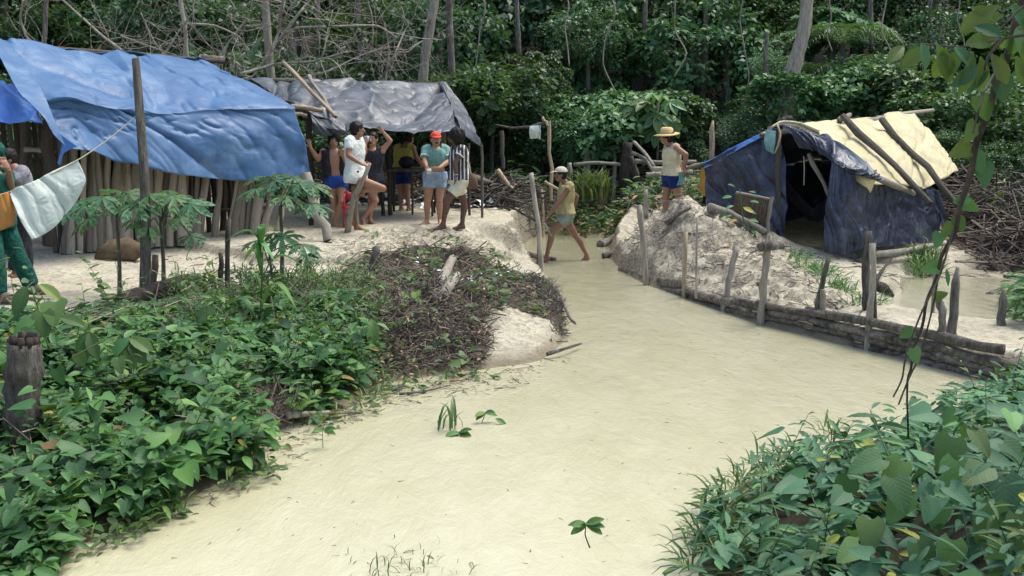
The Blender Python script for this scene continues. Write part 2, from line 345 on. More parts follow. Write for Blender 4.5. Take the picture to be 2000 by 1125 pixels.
def twig_arrays(P0, P1, R, bend=0, rng=None):
    "3-sided bent prisms, 3 rings"
    n = len(P0); D = nrm(P1-P0); ref = np.where(np.abs(D[:, 2:3]) < .9, np.array([[0, 0, 1.]]), np.array([[1., 0, 0]]))
    U = nrm(np.cross(D, ref)); W = np.cross(D, U)
    Pm = (P0+P1)/2+(rng.normal(size=(n, 3))*bend*np.linalg.norm(P1-P0, axis=1)[:, None] if bend else 0)
    V = []
    for Pp, k in ((P0, 1.), (Pm, .8), (P1, .35)):
        for a in (0, 2.094, 4.189):
            V.append(Pp+R[:, None]*k*(math.cos(a)*U+math.sin(a)*W))
    V = np.stack(V, 1).reshape(-1, 3)
    f = np.array([(0, 1, 4, 3), (1, 2, 5, 4), (2, 0, 3, 5), (3, 4, 7, 6), (4, 5, 8, 7), (5, 3, 6, 8)])
    Q = (f[None]+(np.arange(n)*9)[:, None, None]).reshape(-1, 4)
    return V, Q
# ================================================================== GROUND, WATER
WATER_PX = [(-300, 1400), (40, 1130), (150, 1070), (300, 1005), (420, 950), (515, 905), (505, 865), (600, 818), (700, 790), (705, 757), (790, 740), (950, 722), (1060, 705),
            (1108, 665), (1105, 610), (1080, 555), (1058, 530), (1030, 508), (1018, 485), (1040, 465), (1085, 440), (1150, 432), (1240, 420), (1262, 428), (1225, 450), (1195, 475), (1185, 500),
            (1215, 530), (1265, 556), (1340, 583), (1420, 612), (1490, 637), (1600, 663), (1700, 688), (1830, 720), (1930, 745), (1990, 765), (1850, 805), (1700, 865), (1560, 905), (1450, 950),
            (1390, 1010), (1350, 1130), (1340, 1400)]
SPIT = np.array([onz(x, y, .1)[:2] for x, y in [(640, 545), (760, 512), (1000, 505), (1070, 530), (1110, 600), (1115, 670), (1060, 712), (950, 728), (780, 745), (690, 760)]])
WPOLY = np.array([onz(x, y, 0)[:2] for x, y in WATER_PX])
CP = [(0, 600, .6), (200, 580, .6), (400, 560, .58), (100, 500, .62), (500, 440, .62), (800, 440, .62), (960, 420, .6), (950, 400, .6), (700, 500, .52), (900, 505, .5), (560, 520, .52),
      (0, 700, .5), (200, 700, .45), (400, 640, .5), (600, 600, .45), (100, 900, .25), (300, 850, .25), (600, 700, .35), (800, 600, .5), (950, 560, .5), (750, 540, .5), (1000, 600, .38),
      (1050, 580, .33), (850, 680, .3), (1320, 390, 1.15), (1260, 407, .9), (1400, 415, .98), (1450, 440, .8), (1500, 480, .6), (1230, 450, .45), (1300, 500, .65), (1400, 520, .6),
      (1500, 560, .48), (1600, 600, .42), (1700, 590, .33), (1550, 500, .42), (1620, 520, .38), (1400, 570, .42), (1320, 540, .42), (1600, 470, .38), (1700, 490, .35), (1850, 480, .33),
      (1800, 530, .2), (1900, 560, .08), (1980, 560, .08), (1850, 600, .12), (1950, 640, .3), (2000, 700, .35), (2000, 520, .25), (1150, 385, .55), (1200, 380, .6), (1250, 385, .7),
      (1990, 800, .42), (1800, 900, .3), (1950, 1000, .55), (1600, 1050, .35), (1700, 1100, .45)]
CW = np.array([list(onz(x, y, z)[:2])+[z] for x, y, z in CP]+
              [(2.3, 17.0, .5), (3, 18.2, .5), (1.5, 18.5, .55), (4.5, 16.6, .4), (0, 24.5, .7), (-5, 22, .65), (3, 24, .8), (6, 24, .95), (0, 28, 1.1), (5, 28, 1.35), (-8, 24, .8), (10, 24, .95), (12, 20, .6),
               (-12, 18, .65), (-9, 12, .62), (-7, 8, .5), (9, 12, .3), (9, 8, .5), (5, 3, .6), (8, 16, .35), (-3, 19, .62), (-6, 17, .62), (7, 20, .6)])
LEDGE = np.array([onz(x, y, .55)[:2] for x, y in [(-2500, 560), (300, 470), (500, 500), (600, 503), (720, 500), (820, 495), (930, 492), (990, 470), (1000, 440), (1040, 420), (1100, 408), (1200, 400)]])
LEDGE = np.concatenate([LEDGE, [[10, 40], [-40, 40]]])
MOUND = np.array([onz(x, y, .5)[:2] for x, y in [(1190, 470), (1240, 425), (1300, 400), (1400, 420), (1530, 480), (1640, 540), (1760, 620), (2000, 660), (2000, 740), (1700, 670), (1490, 620), (1340, 570), (1220, 520)]])
VEG_PX = [(-300, 650), (0, 612), (150, 602), (300, 588), (420, 575), (560, 552), (640, 548), (690, 600), (730, 700), (700, 755), (600, 818), (505, 862), (515, 905), (420, 950), (300, 1005), (150, 1070), (40, 1130), (-300, 1400)]
VEG = np.array([onz(x, y, .56)[:2] if 660 > y else onz(x, y, .05)[:2] for x, y in VEG_PX])
HEAP_PX = [(640, 545), (720, 518), (850, 510), (1000, 510), (1065, 540), (1090, 575), (1010, 565), (955, 640), (945, 715), (790, 738), (700, 752), (660, 640)]
HEAP = np.array([onz(x, y, .4 if y < 620 else .1)[:2] for x, y in HEAP_PX])
RBANK = np.array([onz(x, y, .05)[:2] for x, y in [(1990, 765), (1850, 805), (1700, 865), (1560, 905), (1450, 950), (1390, 1010), (1350, 1130), (1340, 1400)]]+[[1.5, 1.5], [9, 1.5], [9, 9.0]])
POOL = np.array([onz(x, y, .12)[:2] for x, y in [(1730, 602), (1760, 560), (1800, 528), (1900, 515), (2100, 518), (2200, 640), (1960, 632), (1850, 628)]])
def H(x, y, detail=True):
    x = np.asarray(x, float); y = np.asarray(y, float); num = 0; den = 0
    for cx, cy, cz in CW:
        r2 = (x-cx)**2+(y-cy)**2+.02; wgt = r2**-1.7; num = num+wgt*cz; den = den+wgt
    h = num/den
    dl = psdf(LEDGE, x, y)+.25*(fbm(x*1.3, y*1.3, 0, 3, 5)-.5)
    h = h+.12*sstep(.06, -.06, dl)*sstep(-9, -6, x)-.07
    h = h+.12*np.exp(-((x-2.35)**2/1.3+(y-15.7)**2/.4))
    dm = psdf(MOUND, x, y); mm = sstep(.3, -.3, dm)
    n1 = fbm(x*2.2, y*2.2, 0, 4, 1)-.5
    h = h+mm*(.22*n1+.16*(ridged(x*5, y*5, 0, 5, 9)-.6)+.10*(fbm(x*14, y*14, 0, 3, 12)-.5))
    sp = sstep(.1, -.2, psdf(SPIT, x, y)); h = h+sp*(.10*n1+.20*(ridged(x*4.5, y*4.5, 0, 4, 19)-.6)+.10*(fbm(x*13, y*13, 0, 3, 23)-.5))
    hp = sstep(.2, -.3, psdf(HEAP, x, y)); h = h+hp*(.0+.25*n1-.04)
    if detail: h = h+.05*(fbm(x*1.1, y*1.1, 0, 3, 3)-.5)+(.035+.10*np.maximum(mm, .8*hp))*(fbm(x*7, y*7, 0, 4, 4)-.5)
    ps = sstep(.25, -.15, psdf(POOL, x, y)+.15*(fbm(x*2, y*2, 0, 3, 6)-.5)); h = h*(1-ps)+(.05+.03*(fbm(x*3, y*3, 0, 2, 6)))*ps
    h = h+np.clip((y-30)*.45, 0, 30)+np.clip((np.abs(x)-22)*.3, 0, 20)*(y > 6)
    dw = psdf(WPOLY, x, y)+.10*(fbm(x*3, y*3, 0, 3, 7)-.5)+.05*(fbm(x*9, y*9, 0, 2, 8)-.5)
    soft = np.clip(np.maximum.reduce([sstep(.3, -.2, psdf(MOUND, x, y)), sstep(.4, 0, psdf(VEG, x, y)), sstep(.4, 0, psdf(SPIT, x, y)), sstep(.4, 0, psdf(RBANK, x, y))]), 0, 1)
    bank = sstep(0., .22, dw)*(1-soft)+soft*(.18*sstep(0, .15, dw)+.82*np.clip(dw/(1.3-.5*mm), 0, 1))
    h = np.where(dw < 0, -.3*sstep(0, -.5, dw)-.02, .0+bank*np.maximum(h, .06))
    return h
def gp(px, py, far=60):
    d = ray(px, py); d = d/np.linalg.norm(d); t = np.arange(3, far, .03)
    X = d[0]*t; Y = d[1]*t; Z = CH+d[2]*t; hh = np.maximum(H(X, Y, False), 0)
    i = np.argmax(Z <= hh)
    if Z[i] > hh[i]: i = len(t)-1
    return np.array([X[i], Y[i], hh[i]])
def Hz(x, y): return float(H(np.array([x]), np.array([y]))[0])
xs = np.concatenate([np.linspace(-120, -20, 10)[:-1], np.linspace(-20, -9, 45)[:-1], np.linspace(-9, 9, 400)[:-1], np.linspace(9, 20, 45)[:-1], np.linspace(20, 120, 10)])
ys = np.concatenate([np.linspace(-60, 2.5, 12)[:-1], 2.5+27*np.linspace(0, 1, 460)**1.35, np.linspace(30, 60, 30), np.linspace(65, 150, 6)])
GX, GY = np.meshgrid(xs, ys); GZ = H(GX, GY)
nx, ny = len(xs), len(ys); idx = np.arange(nx*ny).reshape(ny, nx)
Q = np.stack([idx[:-1, :-1], idx[:-1, 1:], idx[1:, 1:], idx[1:, :-1]], -1).reshape(-1, 4)
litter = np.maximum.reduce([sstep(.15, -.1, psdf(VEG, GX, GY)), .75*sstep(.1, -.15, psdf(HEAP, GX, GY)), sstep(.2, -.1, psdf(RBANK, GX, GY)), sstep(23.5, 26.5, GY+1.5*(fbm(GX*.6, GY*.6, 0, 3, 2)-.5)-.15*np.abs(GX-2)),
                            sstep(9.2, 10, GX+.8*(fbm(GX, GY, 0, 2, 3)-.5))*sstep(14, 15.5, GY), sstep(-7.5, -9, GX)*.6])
me = quick_mesh('ground', np.stack([GX, GY, GZ], -1).reshape(-1, 3), Q, True, litter.ravel())
m = bpy.data.materials.new('sand'); t, o = nodes_of(m); tc = ND(t, 'ShaderNodeTexCoord'); v = tc.outputs['Object']
ge = ND(t, 'ShaderNodeNewGeometry'); sx = ND(t, 'ShaderNodeSeparateXYZ'); t.links.new(ge.outputs['Position'], sx.inputs[0]); sn = ND(t, 'ShaderNodeSeparateXYZ'); t.links.new(ge.outputs['True Normal'], sn.inputs[0])
c = mixc(t, ramp(t, noise(t, v, 2.2, 8, .7), [(.35, 0.), (.65, 1.)]), (.43, .40, .295), (.585, .55, .41))
c = mixc(t, ramp(t, noise(t, v, 9, 6, .75), [(.48, 0.), (.62, .9)]), c, (.30, .28, .225))
# steep eroded faces show the darker, browner soil under the sand
c = mixc(t, ramp(t, noise(t, v, 26, 5, .8), [(.52, 0.), (.62, .75)]), c, (.20, .18, .14))
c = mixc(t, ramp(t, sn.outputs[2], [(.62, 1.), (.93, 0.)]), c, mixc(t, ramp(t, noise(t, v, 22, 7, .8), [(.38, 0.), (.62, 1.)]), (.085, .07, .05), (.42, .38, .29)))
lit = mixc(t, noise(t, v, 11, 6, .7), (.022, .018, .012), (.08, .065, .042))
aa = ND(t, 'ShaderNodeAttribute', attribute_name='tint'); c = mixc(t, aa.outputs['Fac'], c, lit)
wet = ND(t, 'ShaderNodeMapRange'); t.links.new(sx.outputs[2], wet.inputs[0]); wet.inputs[1].default_value = .03; wet.inputs[2].default_value = .12; wet.inputs[3].default_value = .8; wet.inputs[4].default_value = 0
c = mixc(t, wet.outputs[0], c, (.20, .17, .11))
p = ND(t, 'ShaderNodeBsdfPrincipled'); p.inputs['Roughness'].default_value = .9; p.inputs['Specular IOR Level'].default_value = .2; t.links.new(c, p.inputs[0])
b = ND(t, 'ShaderNodeBump'); b.inputs['Strength'].default_value = .9; b.inputs['Distance'].default_value = .03; t.links.new(noise(t, v, 16, 8, .75), b.inputs['Height'])
b2 = ND(t, 'ShaderNodeBump'); b2.inputs['Strength'].default_value = .4; b2.inputs['Distance'].default_value = .008; t.links.new(noise(t, v, 70, 5, .7), b2.inputs['Height']); t.links.new(b.outputs[0], b2.inputs['Normal'])
t.links.new(b2.outputs[0], p.inputs['Normal']); t.links.new(p.outputs[0], o.inputs[0]); MATS['sand'] = m
tagp(link_mesh('ground', me, 'sand'), kind='structure')
def watermat(name, c1, c2):
    m = bpy.data.materials.new(name); t, o = nodes_of(m); tc = ND(t, 'ShaderNodeTexCoord')
    v = mapping(t, tc.outputs['Object'], (1, .45, 1), (0, 0, .35))
    c = mixc(t, ramp(t, noise(t, v, 1.1, 8, .7, .6), [(.35, 0.), (.65, 1.)]), c1, c2)
    fo = mapping(t, tc.outputs['Object'], (1, .28, 1), (0, 0, .5))
    c = mixc(t, ramp(t, noise(t, fo, 3.2, 8, .7, 1.2), [(.62, 0.), (.78, .45)]), c, (.78, .76, .62))
    p = ND(t, 'ShaderNodeBsdfPrincipled'); p.inputs['Roughness'].default_value = .09; p.inputs['Specular IOR Level'].default_value = .5; t.links.new(c, p.inputs[0])
    b = ND(t, 'ShaderNodeBump'); b.inputs['Strength'].default_value = .3; b.inputs['Distance'].default_value = .03; t.links.new(noise(t, v, 5, 6, .65, .8), b.inputs['Height'])
    b2 = ND(t, 'ShaderNodeBump'); b2.inputs['Strength'].default_value = .4; b2.inputs['Distance'].default_value = .008; t.links.new(noise(t, mapping(t, tc.outputs['Object'], (1, .45, 1), (0, 0, .3)), 26, 5, .6), b2.inputs['Height']); t.links.new(b.outputs[0], b2.inputs['Normal'])
    t.links.new(b2.outputs[0], p.inputs['Normal'])
    p.inputs['Coat Weight'].default_value = 1; p.inputs['Coat Roughness'].default_value = .04; p.inputs['Coat IOR'].default_value = 1.4
    b3 = ND(t, 'ShaderNodeBump'); b3.inputs['Strength'].default_value = 1; b3.inputs['Distance'].default_value = .03; t.links.new(noise(t, mapping(t, tc.outputs['Object'], (1, .5, 1), (0, 0, .4)), 4.5, 7, .72, .7), b3.inputs['Height']); t.links.new(b3.outputs[0], p.inputs['Coat Normal'])
    t.links.new(p.outputs[0], o.inputs[0]); MATS[name] = m
watermat('muddy_water', (.515, .495, .315), (.58, .56, .38)); watermat('pool_water', (.50, .48, .32), (.60, .57, .40))
def sheet(name, x0, x1, y0, y1, z, m, n=60):
    X, Y = np.meshgrid(np.linspace(x0, x1, n), np.linspace(y0, y1, n)); Z = z+.006*(fbm(X*2, Y*1.2, 0, 3, 4)-.5)
    idx = np.arange(n*n).reshape(n, n); Q = np.stack([idx[:-1, :-1], idx[:-1, 1:], idx[1:, 1:], idx[1:, :-1]], -1).reshape(-1, 4)
    tagp(link_mesh(name, quick_mesh(name, np.stack([X, Y, Z], -1).reshape(-1, 3), Q), m), kind='structure')
sheet('water', -14, 7, -10, 27, 0.0, 'muddy_water', 120)
sheet('pool_water', 4.6, 9, 10.3, 14.6, .12, 'pool_water')
# ================================================================== SHARED PIECES
R0 = np.random.default_rng(11)
def unit_stick(seed, sides=6, bend=.03, taper=.8):
    r = np.random.default_rng(seed); z = np.linspace(0, 1, 5); pts = np.stack([r.normal(0, bend, 5), r.normal(0, bend, 5), z], -1); pts[0, :2] = 0; pts[-1, :2] *= .4
    b = MB(); b.tube(pts*np.array([1, 1, 1]), np.linspace(1, taper, 5)*(1+.12*r.normal(size=5)), sides, wob=.2, rng=r); return b
STICKS = {}
def stick_mesh(m, i):
    if (m, i) not in STICKS:
        r = np.random.default_rng(i); n = 6; z = np.linspace(0, 1, n); cx, cy = r.normal(0, .3, n), r.normal(0, .3, n); cx[0] = cy[0] = cx[-1] = cy[-1] = 0
        rad = np.linspace(1.08, .85, n)*(1+.08*r.normal(size=n)); V = []
        for k in range(n):
            for j in range(7):
                a = j*2*math.pi/7; q = rad[k]*(1+.2*(r.random()-.5)); V.append((cx[k]+q*math.cos(a), cy[k]+q*math.sin(a), z[k]))
        Fc = [(k*7+j, k*7+(j+1) % 7, k*7+7+(j+1) % 7, k*7+7+j) for k in range(n-1) for j in range(7)]+[tuple(range(6, -1, -1)), tuple(range(35, 42))]
        me = MB().add(V, Fc).mesh('stick'); me.materials.append(MATS[m]); STICKS[(m, i)] = me
    return STICKS[(m, i)]
def stick(name, a, b, rad, m, parent=None, var=None, squash=1):
    "a straight-ish piece from a to b out of shared mesh data"
    a = np.asarray(a, float); b = np.asarray(b, float); me = stick_mesh(m, int(R0.integers(0, 8)) if var is None else var)
    o = bpy.data.objects.new(name, me); COL.objects.link(o); org = ORG[parent.name] if parent is not None else np.zeros(3)
    if parent is not None: o.parent = parent
    ORG[o.name] = org
    o.location = tuple(a-org); q = Vector(b-a).to_track_quat('Z', 'Y'); o.rotation_mode = 'QUATERNION'; o.rotation_quaternion = q
    o.scale = (rad, rad*squash, float(np.linalg.norm(b-a))); return o
def catmull(P, n):
    P = np.asarray(P, float); k = len(P); t = np.linspace(0, k-1, n); i = np.clip(t.astype(int), 0, k-2); f = (t-i)[:, None] if P.ndim == 2 else (t-i).reshape(-1, *([1]*(P.ndim-1)))
    p0 = P[np.maximum(i-1, 0)]; p1 = P[i]; p2 = P[i+1]; p3 = P[np.minimum(i+2, k-1)]
    a = .5*(2*p1+(p2-p0)*f+(2*p0-5*p1+4*p2-p3)*f**2+(3*p1-p0-3*p2+p3)*f**3); l = p1*(1-f)+p2*f
    return .55*a+.45*l
def cloth(name, rows, nu, nv, m, parent=None, amp=.05, fold=(2.5, 1.0), ang=0, seed=0, hem=.02, drape=0, loc=None, edge=.0):
    "rows: list of point rows; surface through them with folds and creases"
    P = np.array(rows, float); S = catmull(P, nv); S = np.stack([catmull(S[j], nu) for j in range(nv)])
    U, V = np.meshgrid(np.linspace(0, 1, nu), np.linspace(0, 1, nv))
    du = np.gradient(S, axis=1); dv = np.gradient(S, axis=0); N = nrm(np.cross(du, dv))
    Lu = np.linalg.norm(du, axis=2).sum(1).mean(); Lv = np.linalg.norm(dv, axis=2).sum(0).mean()
    x = U*Lu; y = V*Lv; c, s = math.cos(ang), math.sin(ang); xr = x*c-y*s; yr = x*s+y*c
    wx = xr+.35*(fbm(xr*.9, yr*.9, seed, 2, seed)-.5)*2
    f = (ridged(wx*fold[0], yr*fold[1]*.3, seed*1.7, 1, seed+3)**7)*amp-(ridged((x+.4*yr)*.8, y*.45-x*.3, seed, 1, seed+5)**9)*amp*.9+(fbm(x*.6, y*.6, seed, 2, seed+9)-.5)*amp*1.2
    f += (ridged(xr*fold[0]*2.1+yr*1.2, yr*1.6-xr*1.1, seed, 2, seed+21)**8)*amp*.5+(ridged(wx*fold[0]*2.5, yr*.6, seed, 1, seed+31)**5)*amp*.4*fbm(x*.8, y*.8, 0, 2, seed)*1.6
    if drape: f += V**1.5*drape*np.sin(wx*fold[0]*5+3*fbm(x, y, 0, 2, seed))
    S = S+N*f[..., None]
    if hem: S[-1] += np.stack([0*U[0], 0*U[0], hem*(fbm(U[0]*Lu*3, 0, seed, 3, 3)-.5)*2], -1)
    idx = np.arange(nu*nv).reshape(nv, nu); Q = np.stack([idx[:-1, :-1], idx[:-1, 1:], idx[1:, 1:], idx[1:, :-1]], -1).reshape(-1, 4)
    org = ORG[parent.name] if parent is not None else (np.asarray(loc) if loc is not None else np.zeros(3))
    o = link_mesh(name, quick_mesh(name, S.reshape(-1, 3)-org, Q), m, parent, None if parent is not None else tuple(org))
    md = o.modifiers.new('t', 'SOLIDIFY'); md.thickness = .006; md.offset = 0
    return o
def A(*a):
    "rows of (px,py,Y)"
    return [at(*p) for p in a]
# ================================================================== BLUE TARP HUT
hb = thing('pole_hut', 'long hut of upright poles under a big faded blue tarp, at the left', 'hut', (-4.6, 15.2, .62))
rows = [A((12, 82, 14.6), (60, 78, 14.9), (130, 90, 15.3), (210, 98, 16), (275, 106, 16.5), (290, 100, 16.6), (380, 110, 17.3), (400, 113, 17.5)),
        A((50, 130, 13.9), (105, 135, 14.2), (170, 142, 14.6), (240, 145, 15.1), (310, 150, 15.6), (380, 150, 16.0), (440, 150, 16.4), (490, 158, 16.6)),
        A((85, 190, 13.2), (140, 186, 13.4), (200, 200, 13.8), (260, 212, 14.2), (330, 214, 14.6), (400, 206, 15.0), (480, 204, 15.4), (572, 204, 15.8)),
        A((94, 208, 13.15), (145, 200, 13.35), (205, 214, 13.75), (265, 226, 14.15), (335, 228, 14.55), (405, 222, 14.95), (488, 222, 15.35), (578, 222, 15.75)),
        A((108, 245, 13.05), (155, 238, 13.3), (215, 250, 13.7), (280, 262, 14.1), (350, 266, 14.5), (430, 264, 14.9), (510, 268, 15.3), (592, 276, 15.7)),
        A((128, 288, 13.0), (175, 292, 13.2), (230, 308, 13.6), (290, 326, 14.0), (360, 342, 14.4), (430, 350, 14.85), (510, 352, 15.25), (612, 347, 15.7))]
cloth('tarp_roof', rows, 190, 110, 'blue_tarp', hb, .085, (1.5, 1.), .75, 3, .03)
rows = [A((-30, 66, 14.1), (12, 79, 14.45)), A((4, 118, 13.5), (52, 128, 13.8)), A((36, 178, 12.9), (88, 188, 13.1)), A((84, 222, 12.7), (112, 243, 12.8)), A((106, 262, 12.65), (130, 286, 12.75))]
cloth('tarp_flap', rows, 26, 60, 'blue_tarp', hb, .03, (1.5, 1), .3, 8)
rows = [A((118, 262, 12.9), (150, 285, 13.0)), A((120, 285, 12.95), (124, 300, 12.95)), A((112, 320, 13), (118, 322, 13))]
cloth('tarp_tail', rows, 10, 20, 'bright_blue_tarp', hb, .02, (3, 1), 0, 4)
stick('ridge_pole', at(20, 92, 14.9), at(437, 120, 18.1), .05, 'dark_wood', hb)
stick('eave_pole', at(120, 222, 14.0), at(560, 220, 16.4), .04, 'bark', hb)
stick('corner_post', at(597, 340, 15.4), at(640, 470, 15.05), .08, 'pale_wood', hb, 2)
stick('corner_post', at(100, 240, 13.4), at(96, 480, 13.5), .08, 'dark_wood', hb)
rr = np.random.default_rng(5)
tops = []
x = 128.
while x < 540:
    f = (x-128)/(540-128); Yb = 13.95+f*1.9; px = x+rr.normal(0, 2)
    lean = rr.normal(3, 6) if x < 385 else rr.normal(26, 8)
    if 395 < x < 440 and rr.random() < .5: x += 12; continue
    pb = onz(px, 0+226+1.83/Yb*2000+rr.normal(0, 4), .60)
    yb = Yb+rr.normal(0, .05); base = np.array([(px-1000)/F*yb/ct*1.0, yb, 0.56]); base[0] = at(px, 480, yb)[0]
    top = at(px+lean+rr.normal(0, 3), 300, yb+rr.normal(.12, .08)); top[2] = 2.25+rr.normal(0, .1) if x < 500 else 1.75+rr.normal(0, .12)
    stick('wall_pole', base, top, rr.uniform(.038, .068) if rr.random() > .15 else .085, 'stick_wood', hb)
    x += rr.uniform(5.5, 10) if x < 385 else rr.uniform(9, 17)
for k in range(26):   # a second, looser rank inside
    f = rr.random(); yb = 14.35+f*2.1; px = 135+f*420; b0 = at(px, 470, yb); b0[2] = .56; t0 = at(px+rr.normal(0, 12), 300, yb+.1); t0[2] = 2.3
    stick('wall_pole', b0, t0, rr.uniform(.03, .05), 'dark_wood', hb)
for z in (1.0, 1.75): stick('wall_rail', at(130, 400, 14.2)*np.array([1, 1, 0])+np.array([0, 0, z]), at(520, 400, 16.3)*np.array([1, 1, 0])+np.array([0, 0, z]), .035, 'dark_wood', hb)
# back wall and roof skin of the hut, out of sight, so it is a closed shelter
rows = [A((12, 84, 14.7), (400, 115, 17.6)), A((60, 140, 16.6), (430, 170, 19.0)), A((80, 230, 17.4), (440, 240, 19.6))]
cloth('tarp_roof', rows, 40, 20, 'blue_tarp', hb, .05, seed=6)
for k in range(30):
    f = k/29; b0 = at(120, 400, 17.2)*(1-f)+at(460, 400, 19.4)*f; b0[2] = .6; t0 = b0.copy(); t0[2] = 2.3
    stick('back_pole', b0, t0, .06, 'dark_wood', hb)
# ================================================================== FAR LEFT PLANK HUT
hp = thing('plank_hut', 'dark plank hut under a bright blue tarp at the left edge', 'hut', (-7.4, 14.6, .62))
rows = [A((-160, 120, 14.4), (-60, 140, 14.4), (0, 152, 14.3), (30, 168, 14.2)), A((-160, 190, 13.2), (-60, 190, 13.2), (10, 190, 13.3), (62, 205, 13.5)), A((-160, 236, 12.9), (-60, 237, 12.9), (20, 238, 13.0), (84, 242, 13.2))]
cloth('tarp_roof', rows, 60, 36, 'bright_blue_tarp', hp, .05, (2, 1), .4, 12)
for k, px in enumerate(range(-150, 118, 12)):
    if px in (54, 66) : lo = 1.2
    y = 13.9+.0012*px; b0 = at(px, 400, y); t0 = b0.copy(); b0[2] = .56; t0[2] = 2.35
    if 48 < px < 92: b0[2] = 1.62
    stick('plank', b0, t0, .042, 'dark_wood' if k % 3 else 'bark', hp, squash=.35)
stick('door_post', at(46, 240, 13.8), at(46, 470, 13.8), .055, 'bark', hp); stick('door_post', at(93, 240, 13.6), at(96, 440, 13.6), .06, 'bark', hp)
stick('door_lintel', at(48, 292, 13.7), at(108, 296, 13.7), .035, 'pale_wood', hp)
# ================================================================== BLACK TARP SHELTER
hs = thing('open_shelter', 'open pole shelter with a crumpled black plastic tarp roof sheltering the group of men', 'shelter', (-2.2, 18, .62))
rows = [A((488, 152, 18.6), (540, 148, 18.8), (620, 152, 19.0), (700, 156, 19.3), (780, 157, 19.6), (860, 160, 20.0)),
        A((530, 176, 17.8), (590, 172, 18.0), (660, 180, 18.3), (740, 190, 18.6), (820, 196, 18.9), (876, 196, 19.2)),
        A((560, 200, 17.0), (620, 206, 17.2), (690, 222, 17.5), (770, 232, 17.8), (840, 238, 18.0), (898, 228, 18.4)),
        A((588, 222, 16.6), (640, 236, 16.7), (690, 243, 16.8), (760, 250, 17.0), (830, 250, 17.2), (897, 245, 17.6))]
cloth('tarp_roof', rows, 170, 80, 'black_tarp', hs, .1, (1.6, 1.2), -.5, 21, .04)
rows = [A((858, 160, 20.0), (868, 162, 20.05)), A((880, 205, 19.2), (905, 210, 19.4)), A((896, 244, 17.6), (932, 262, 18.2)), A((905, 262, 17.4), (942, 288, 18.0))]
cloth('tarp_side', rows, 24, 50, 'black_tarp', hs, .06, (3, 1), .2, 23, .03)
rows = [A((605, 222, 16.55), (640, 236, 16.6), (672, 243, 16.7)), A((610, 240, 16.45), (640, 250, 16.45), (676, 256, 16.5)), A((612, 262, 16.5), (645, 266, 16.5), (680, 262, 16.6))]
cloth('tarp_valance', rows, 46, 26, 'black_tarp', hs, .07, (4, 2), .9, 25, .03)
rows = [A((488, 152, 18.7), (860, 160, 20.1)), A((500, 175, 20.3), (865, 178, 21.8)), A((505, 225, 21.4), (870, 230, 22.8))]
cloth('tarp_roof', rows, 60, 24, 'black_tarp', hs, .08, seed=27)
stick('roof_pole', at(553, 122, 18.1), at(656, 228, 16.5), .035, 'fresh_wood', hs, 1); stick('roof_pole', at(604, 148, 18.6), at(652, 226, 16.6), .035, 'pale_wood', hs, 3)
stick('eave_pole', at(590, 226, 17.8), at(890, 240, 18.9), .04, 'bark', hs); stick('ridge_pole', at(480, 157, 18.6), at(870, 165, 20.1), .045, 'bark', hs)
for a, b_, r, mm in (((603, 232, 16.7), (607, 430, 16.7), .05, 'dark_wood'), ((862, 245, 19), (864, 402, 19), .075, 'bark'), ((940, 280, 18.0), (942, 416, 18.0), .025, 'bark'), ((760, 280, 18.4), (762, 414, 18.4), .05, 'dark_wood'),
                     ((747, 300, 18.2), (748, 414, 18.2), .04, 'dark_wood'), ((804, 330, 18.6), (805, 404, 18.6), .025, 'bark'), ((915, 280, 18.6), (917, 412, 18.4), .03, 'dark_wood'), ((610, 280, 20.8), (610, 400, 20.8), .05, 'dark_wood'), ((735, 290, 21.5), (735, 390, 21.5), .05, 'dark_wood')):
    p1 = at(*b_); p1[2] = .58; stick('post', at(*a), p1, r, mm, hs)
stick('side_log', at(568, 208, 16.5), at(632, 216, 16.6), .04, 'fresh_wood', hs); stick('side_log', at(570, 222, 16.5), at(600, 226, 16.5), .035, 'fresh_wood', hs)
# things under it
tb = thing('rough_table', 'dark rough table on stick legs behind the man in the red cap', 'table', at(790, 400, 18.7)*[1, 1, 0]+[0, 0, .6])
c0 = at(805, 331, 18.7); MB().box(c0, [np.array([.42, 0, 0]), np.array([0, .4, 0]), np.array([0, 0, .025])]).build('tabletop', 'dark_wood', tb, smooth=False)
for sx_ in (-.38, .38):
    for sy in (-.34, .34):
        q = c0+[sx_, sy, 0]; r = q.copy(); r[2] = .58; stick('leg', q, r, .028, 'dark_wood', tb)
k = thing('cooking_pot', 'black round pot on the rough table under the shelter', 'pot', c0+[-.1, 0, .03]); MB().ell(c0+[-.1, 0, .12], [np.array([.15, 0, 0]), np.array([0, .15, 0]), np.array([0, 0, .10])]).build('body', 'cloth_dark', k)
MB().tube([c0+[-.1, 0, .19], c0+[-.1, 0, .22], c0+[-.1, 0, .24]], [.12, .1, .02], 14).build('lid', 'cloth_dark', k)
ch = thing('folding_chair', 'red folding chair beside the legs of the man in the white shirt', 'chair', at(692, 450, 16.35)*[1, 1, 0]+[0, 0, .62])
def Lc(px, py, Y): return at(px, py, Y)
for dy in (0, .38):
    MB().tube([Lc(671, 447, 16.3+dy), Lc(673, 378, 16.3+dy)], .016, 8).build('leg', 'red_plastic', ch); MB().tube([Lc(694, 447, 16.3+dy), Lc(673, 400, 16.3+dy)], .014, 8).build('leg', 'red_plastic', ch)
MB().box(Lc(683, 404, 16.5), [np.array([.10, 0, 0]), np.array([0, .2, 0]), np.array([0, 0, .012])]).build('seat', 'red_plastic', ch)
MB().box(Lc(680, 383, 16.32), [np.array([.06, 0, -.012]), np.array([0, .012, 0]), np.array([0, 0, .07])]).build('backrest', 'red_plastic', ch)
